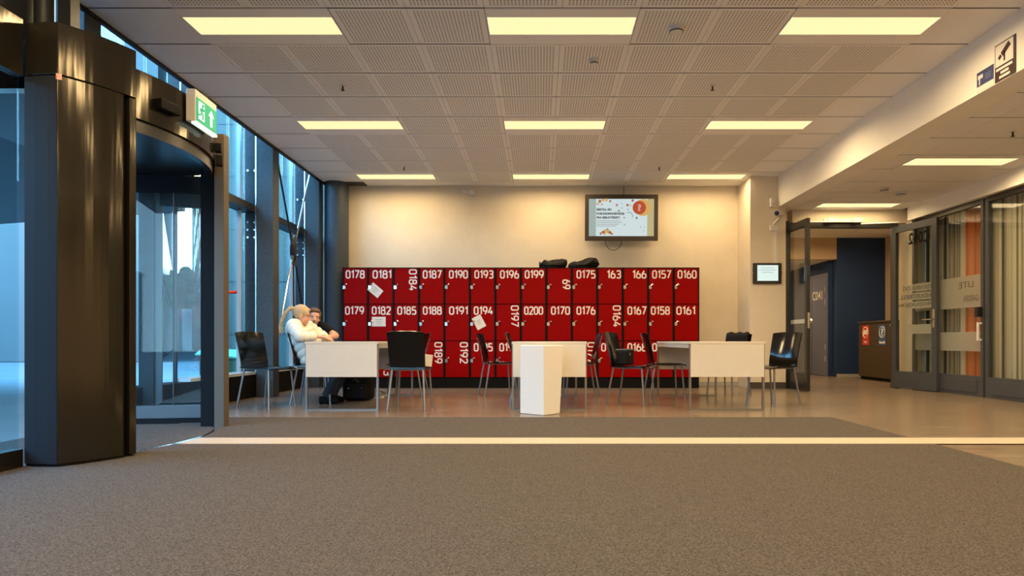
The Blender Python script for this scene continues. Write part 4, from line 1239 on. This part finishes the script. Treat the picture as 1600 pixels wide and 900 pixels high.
def head_parts(b, c, R, s=1.0):
    """skull, jaw, nose, brow, cheeks and ears; local +Y is the face direction"""
    def P(x, y, z): return Vector(c) + R @ (Vector((x, y, z)) * s)
    b.ball(P(0, -.012, .028), (.074 * s, .092 * s, .088 * s), R)
    b.ball(P(0, .022, -.035), (.058 * s, .062 * s, .075 * s), R)
    b.ball(P(0, .055, -.082), (.026 * s, .024 * s, .022 * s), R)       # chin
    b.tube([P(0, .080, .012), P(0, .094, -.012), P(0, .104, -.030)], [.008 * s, .010 * s, .014 * s], 8)
    b.ball(P(.012, .088, -.034), .009 * s, nu=8, nv=6); b.ball(P(-.012, .088, -.034), .009 * s, nu=8, nv=6)
    b.ball(P(0, .078, -.058), (.024 * s, .010 * s, .010 * s), R)        # mouth mound
    for k in (-1, 1):
        b.ball(P(k * .034, .066, .022), (.022 * s, .012 * s, .008 * s), R)   # brow
        b.ball(P(k * .044, .052, -.025), (.022 * s, .024 * s, .022 * s), R)  # cheek
        b.ball(P(k * .075, -.008, -.010), (.009 * s, .018 * s, .030 * s), R) # ear
def face_details(par, c, R, s=1.0):
    def P(x, y, z): return Vector(c) + R @ (Vector((x, y, z)) * s)
    for k in (-1, 1):
        MB().ball(P(k * .031, .0722, .003), (.0115 * s, .0080 * s, .0050 * s), R, 10, 8).build('eye', M_eyew, par, smooth=True)
        MB().ball(P(k * .031, .0782, .003), (.0056 * s, .0035 * s, .0046 * s), R, 8, 6).build('iris', M_iris, par, smooth=True)
        MB().tube([P(k * .016, .081, .022), P(k * .032, .083, .028), P(k * .047, .074, .023)], .0035 * s, 6).build('eyebrow', M_brownh, par)
    MB().tube([P(-.022, .079, -.059), P(-.01, .088, -.056), P(0, .0885, -.058), P(.01, .088, -.056), P(.022, .079, -.059)], [.002, .0045, .005, .0045, .002], 6).build('lips', M_lips, par, smooth=True)
def hand(b, wrist, fwd, palm_n, side, curl=.5, s=1.0):
    """palm, four bent fingers of unequal length and a thumb from the palm's side"""
    f = Vector(fwd).normalized(); n = Vector(palm_n).normalized(); sd_ = f.cross(n).normalized() * side
    wv = Vector(wrist)
    b.tube([wv, wv + f * .035 * s, wv + f * .085 * s], [(.026 * s, .018 * s), (.034 * s, .017 * s), (.038 * s, .014 * s)], 10)
    for k, (o, L) in enumerate(((-.030, .066), (-.010, .078), (.010, .073), (.029, .056))):
        p0 = wv + f * .075 * s + sd_ * o * s
        d1 = (f + n * curl * .35).normalized(); d2_ = (f + n * curl * 1.1).normalized(); d3_ = (f * .7 + n * curl * 1.8).normalized()
        p1 = p0 + d1 * L * .45 * s; p2 = p1 + d2_ * L * .32 * s; p3 = p2 + d3_ * L * .26 * s
        b.tube([p0, p1, p2, p3], [.0092 * s, .0085 * s, .008 * s, .0062 * s], 8)
    t0 = wv + f * .025 * s - sd_ * .026 * s; t1 = t0 + (f * .6 - sd_ * .8).normalized() * .035 * s; t2 = t1 + (f * .95 - sd_ * .3).normalized() * .03 * s
    b.tube([t0, t1, t2], [.013 * s, .0105 * s, .008 * s], 8)
def frame_rot(fwd, up=(0, 0, 1)):
    y = Vector(fwd).normalized(); x = y.cross(Vector(up)).normalized(); z = x.cross(y)
    return Matrix((x, y, z)).transposed()
def puffed(b, pts, rad, step, amp, seg=20):
    """a quilted tube: radius swells between seams"""
    P = [Vector(p) for p in pts]
    L = [0]
    for i in range(1, len(P)): L.append(L[-1] + (P[i] - P[i - 1]).length)
    T = L[-1]; n = max(8, int(T / .007)); out = []; rr_ = []
    for k in range(n + 1):
        d = T * k / n
        i = max(j for j in range(len(L)) if L[j] <= d + 1e-9); i = min(i, len(P) - 2)
        t = (d - L[i]) / (L[i + 1] - L[i])
        ra = Vector(rad[i]).lerp(Vector(rad[i + 1]), t)
        q = abs(math.sin(PI * d / step)) ** .55
        out.append(P[i].lerp(P[i + 1], t)); rr_.append((ra.x + amp * (q - .6), ra.y + amp * (q - .6)))
    b.tube(out, rr_, seg)

# --- woman in the white quilted jacket
pw = thing('person', 'person in white quilted jacket with blond ponytail leaning on the left table', 'person', (-2.7, 7.65, 0), 'people at the left table')
hc = Vector((-2.80, 7.60, 1.035)); HR = frame_rot((.86, .30, -.28))
b = MB()
head_parts(b, hc, HR)
pel = Vector((-2.64, 7.66, .53)); ch_ = Vector((-2.80, 7.66, .80)); nk = Vector((-2.845, 7.63, .935))
b.tube([pel, (pel + ch_) / 2, ch_, nk], [(.13, .10), (.125, .10), (.15, .10), (.06, .06)], 16)
b.tube([nk - Vector((0, 0, .04)), hc + HR @ Vector((0, -.02, -.06))], [.05, .046], 12)
wr1 = Vector((-2.585, 7.47, .785)); wr2 = Vector((-2.60, 7.78, .785))
for sh, el, wr, sid in ((Vector((-2.82, 7.48, .90)), Vector((-2.70, 7.34, .775)), wr1, 1), (Vector((-2.80, 7.84, .90)), Vector((-2.66, 7.95, .78)), wr2, -1)):
    b.tube([sh, el, wr], [.045, .036, .025], 12)
    hand(b, wr, (.8, .6 * (1 if sid == 1 else -1), -.10), (0, 0, -1), sid, .6)
for sy in (-.10, .10):
    b.tube([pel + Vector((0, sy, -.01)), (-2.29, 7.66 + sy * 1.2, .50), (-2.50, 7.66 + sy * 1.2, .09)], [.075, .055, .04], 12)
bd = remesh(b.build('body', M_skin, pw, smooth=True), .006, 4)
face_details(pw, hc, HR)
j = MB()
puffed(j, [(-2.66, 7.66, .50), (-2.73, 7.66, .64), (-2.82, 7.66, .80), (-2.87, 7.645, .89), (-2.86, 7.63, .95)], [(.20, .15), (.205, .155), (.215, .155), (.17, .13), (.09, .09)], .082, .024, 28)
for sh, el, wr in ((Vector((-2.85, 7.49, .905)), Vector((-2.72, 7.34, .785)), wr1), (Vector((-2.83, 7.83, .905)), Vector((-2.68, 7.95, .79)), wr2)):
    e2 = el + (wr - el) * .5
    puffed(j, [sh + Vector((-.02, .03 if sh.y < 7.6 else -.03, .0)), sh, el, e2, wr - (wr - el) * .06], [(.085, .085), (.088, .088), (.072, .068), (.062, .056), (.046, .042)], .072, .017, 20)
remesh(j.build('quilted_jacket', M_puff, pw, smooth=True), .005, 1)
c = MB()
c.tube([(-2.87, 7.63, .93), (-2.845, 7.625, .968)], [(.074, .074), (.070, .066)], 20, cap=False)
c.build('black_collar', M_tee, pw, smooth=True)
t = MB()
t.tube([(-2.70, 7.66, .52), (-2.58, 7.66, .51)], [.14, .12], 14)
for sy in (-.10, .10):
    t.tube([pel + Vector((0, sy, -.01)), (-2.29, 7.66 + sy * 1.2, .505), (-2.50, 7.66 + sy * 1.2, .09)], [.095, .072, .055], 14)
remesh(t.build('trousers', M_jean, pw, smooth=True), .012, 4)
for sy in (-.12, .12):
    MB().tube([(-2.57, 7.66 + sy, .045), (-2.48, 7.66 + sy, .05), (-2.36, 7.66 + sy, .03)], [(.038, .045), (.044, .045), (.032, .028)], 12).build('shoe', M_tee, pw, smooth=True)
h = MB()
def HP(x, y, z): return hc + HR @ Vector((x, y, z))
h.ball(HP(0, -.022, .036), (.083, .096, .092), HR, 24, 16)
h.ball(HP(0, -.105, .045), (.024, .026, .026), HR)
h.ball(HP(.062, .020, .045), (.020, .045, .040), HR); h.ball(HP(-.062, .020, .045), (.020, .045, .040), HR)
h.ball(HP(0, .045, .085), (.055, .030, .022), HR)
remesh(h.build('hair', M_blond, pw, smooth=True), .006, 3)
ptl = MB()
p0 = HP(0, -.11, .05)
pts = [p0, p0 + Vector((-.035, -.03, .004)), p0 + Vector((-.08, -.04, -.045)), p0 + Vector((-.13, -.03, -.15)), p0 + Vector((-.145, -.02, -.22)), p0 + Vector((-.12, -.03, -.29))]
for k in range(5):
    a = 2 * PI * k / 5
    ptl.tube([q + Vector((.010 * math.cos(a), .012 * math.sin(a), .010 * math.sin(a + 1))) for q in pts], [.014, .020, .020, .018, .014, .004], 8)
ptl.build('ponytail', M_blond, pw, smooth=True)

# --- person in the black T-shirt behind her
pm = thing('person', 'person in black T-shirt with brown hair and bare forearm behind the white jacket', 'person', (-2.98, 8.48, 0), 'people at the left table')
hc = Vector((-2.875, 8.22, 1.035)); HR = frame_rot((.42, -.88, -.12), (.12, 0, 1))
b = MB()
head_parts(b, hc, HR)
pel = Vector((-2.98, 8.50, .53)); ch_ = Vector((-2.93, 8.44, .80)); nk = Vector((-2.905, 8.35, .955))
b.tube([pel, (pel + ch_) / 2, ch_, nk], [(.14, .11), (.135, .105), (.165, .105), (.07, .06)], 16)
b.tube([nk - Vector((0, 0, .05)), hc + HR @ Vector((0, -.02, -.06))], [.055, .05], 12)
sh1 = Vector((-2.78, 8.30, .905)); el1 = Vector((-2.565, 8.12, .80)); wr = Vector((-2.60, 7.93, .785))
b.tube([sh1, el1], [.052, .041], 12); b.tube([el1 - Vector((.02, .0, 0)), el1, wr], [.040, .042, .027], 12)
hand(b, wr, (-.25, -1, -.05), (0, 0, -1), 1, .5)
sh2 = Vector((-3.05, 8.60, .90)); el2 = Vector((-2.85, 8.78, .75)); wr2_ = Vector((-2.72, 8.62, .62))
b.tube([sh2, el2, wr2_], [.05, .04, .027], 12); hand(b, wr2_, (1, -.1, -.1), (0, 0, -1), -1, .4)
for sy, fy_ in ((-.11, 8.36), (.11, 8.66)):
    b.tube([pel + Vector((0, sy, -.01)), (-2.50, fy_, .50), (-2.25, fy_ + .02, .09)], [.08, .06, .045], 12)
remesh(b.build('body', M_skin, pm, smooth=True), .006, 4)
face_details(pm, hc, HR)
t = MB()
t.tube([pel - Vector((0, 0, .05)), (pel + ch_) / 2, ch_, nk - Vector((0, 0, .03)), nk + Vector((0, -.01, .01))], [(.155, .125), (.15, .12), (.18, .12), (.11, .085), (.062, .06)], 20)
t.tube([sh1 - Vector((.08, -.05, -.01)), sh1, sh1.lerp(el1, .68)], [.085, .075, .062], 14)
t.tube([sh2 + Vector((.06, -.06, .0)), sh2, sh2.lerp(el2, .6)], [.085, .075, .062], 14)
remesh(t.build('tshirt', M_tee, pm, smooth=True), .008, 3)
t = MB()
t.tube([pel - Vector((.06, 0, .0)), pel + Vector((.08, 0, -.01))], [.15, .13], 14)
for sy, fy_ in ((-.11, 8.36), (.11, 8.66)):
    t.tube([pel + Vector((0, sy, -.01)), (-2.50, fy_, .505), (-2.25, fy_ + .02, .09)], [.10, .078, .06], 14)
remesh(t.build('trousers', M_jean, pm, smooth=True), .012, 4)
for fy_ in (8.36, 8.66):
    sh_ = MB().tube([(-2.32, fy_ + .02, .055), (-2.22, fy_ + .02, .06), (-2.06, fy_ + .02, .04)], [(.04, .05), (.048, .05), (.036, .032)], 12).build('shoe', M_shoe, pm, smooth=True)
    MB().prism([(-2.36, fy_ - .025), (-2.05, fy_ - .02), (-2.02, fy_ + .02), (-2.05, fy_ + .06), (-2.36, fy_ + .065)], .0, .02).build('sole', M_sole, sh_)
h = MB()
def HP2(x, y, z): return hc + HR @ Vector((x, y, z))
h.ball(HP2(0, -.026, .040), (.084, .094, .090), HR, 24, 16)
h.ball(HP2(0, .030, .088), (.068, .045, .026), HR); h.ball(HP2(.068, .01, .03), (.016, .04, .055), HR); h.ball(HP2(-.068, .01, .03), (.016, .04, .055), HR)
remesh(h.build('hair', M_brownh, pm, smooth=True), .006, 3)
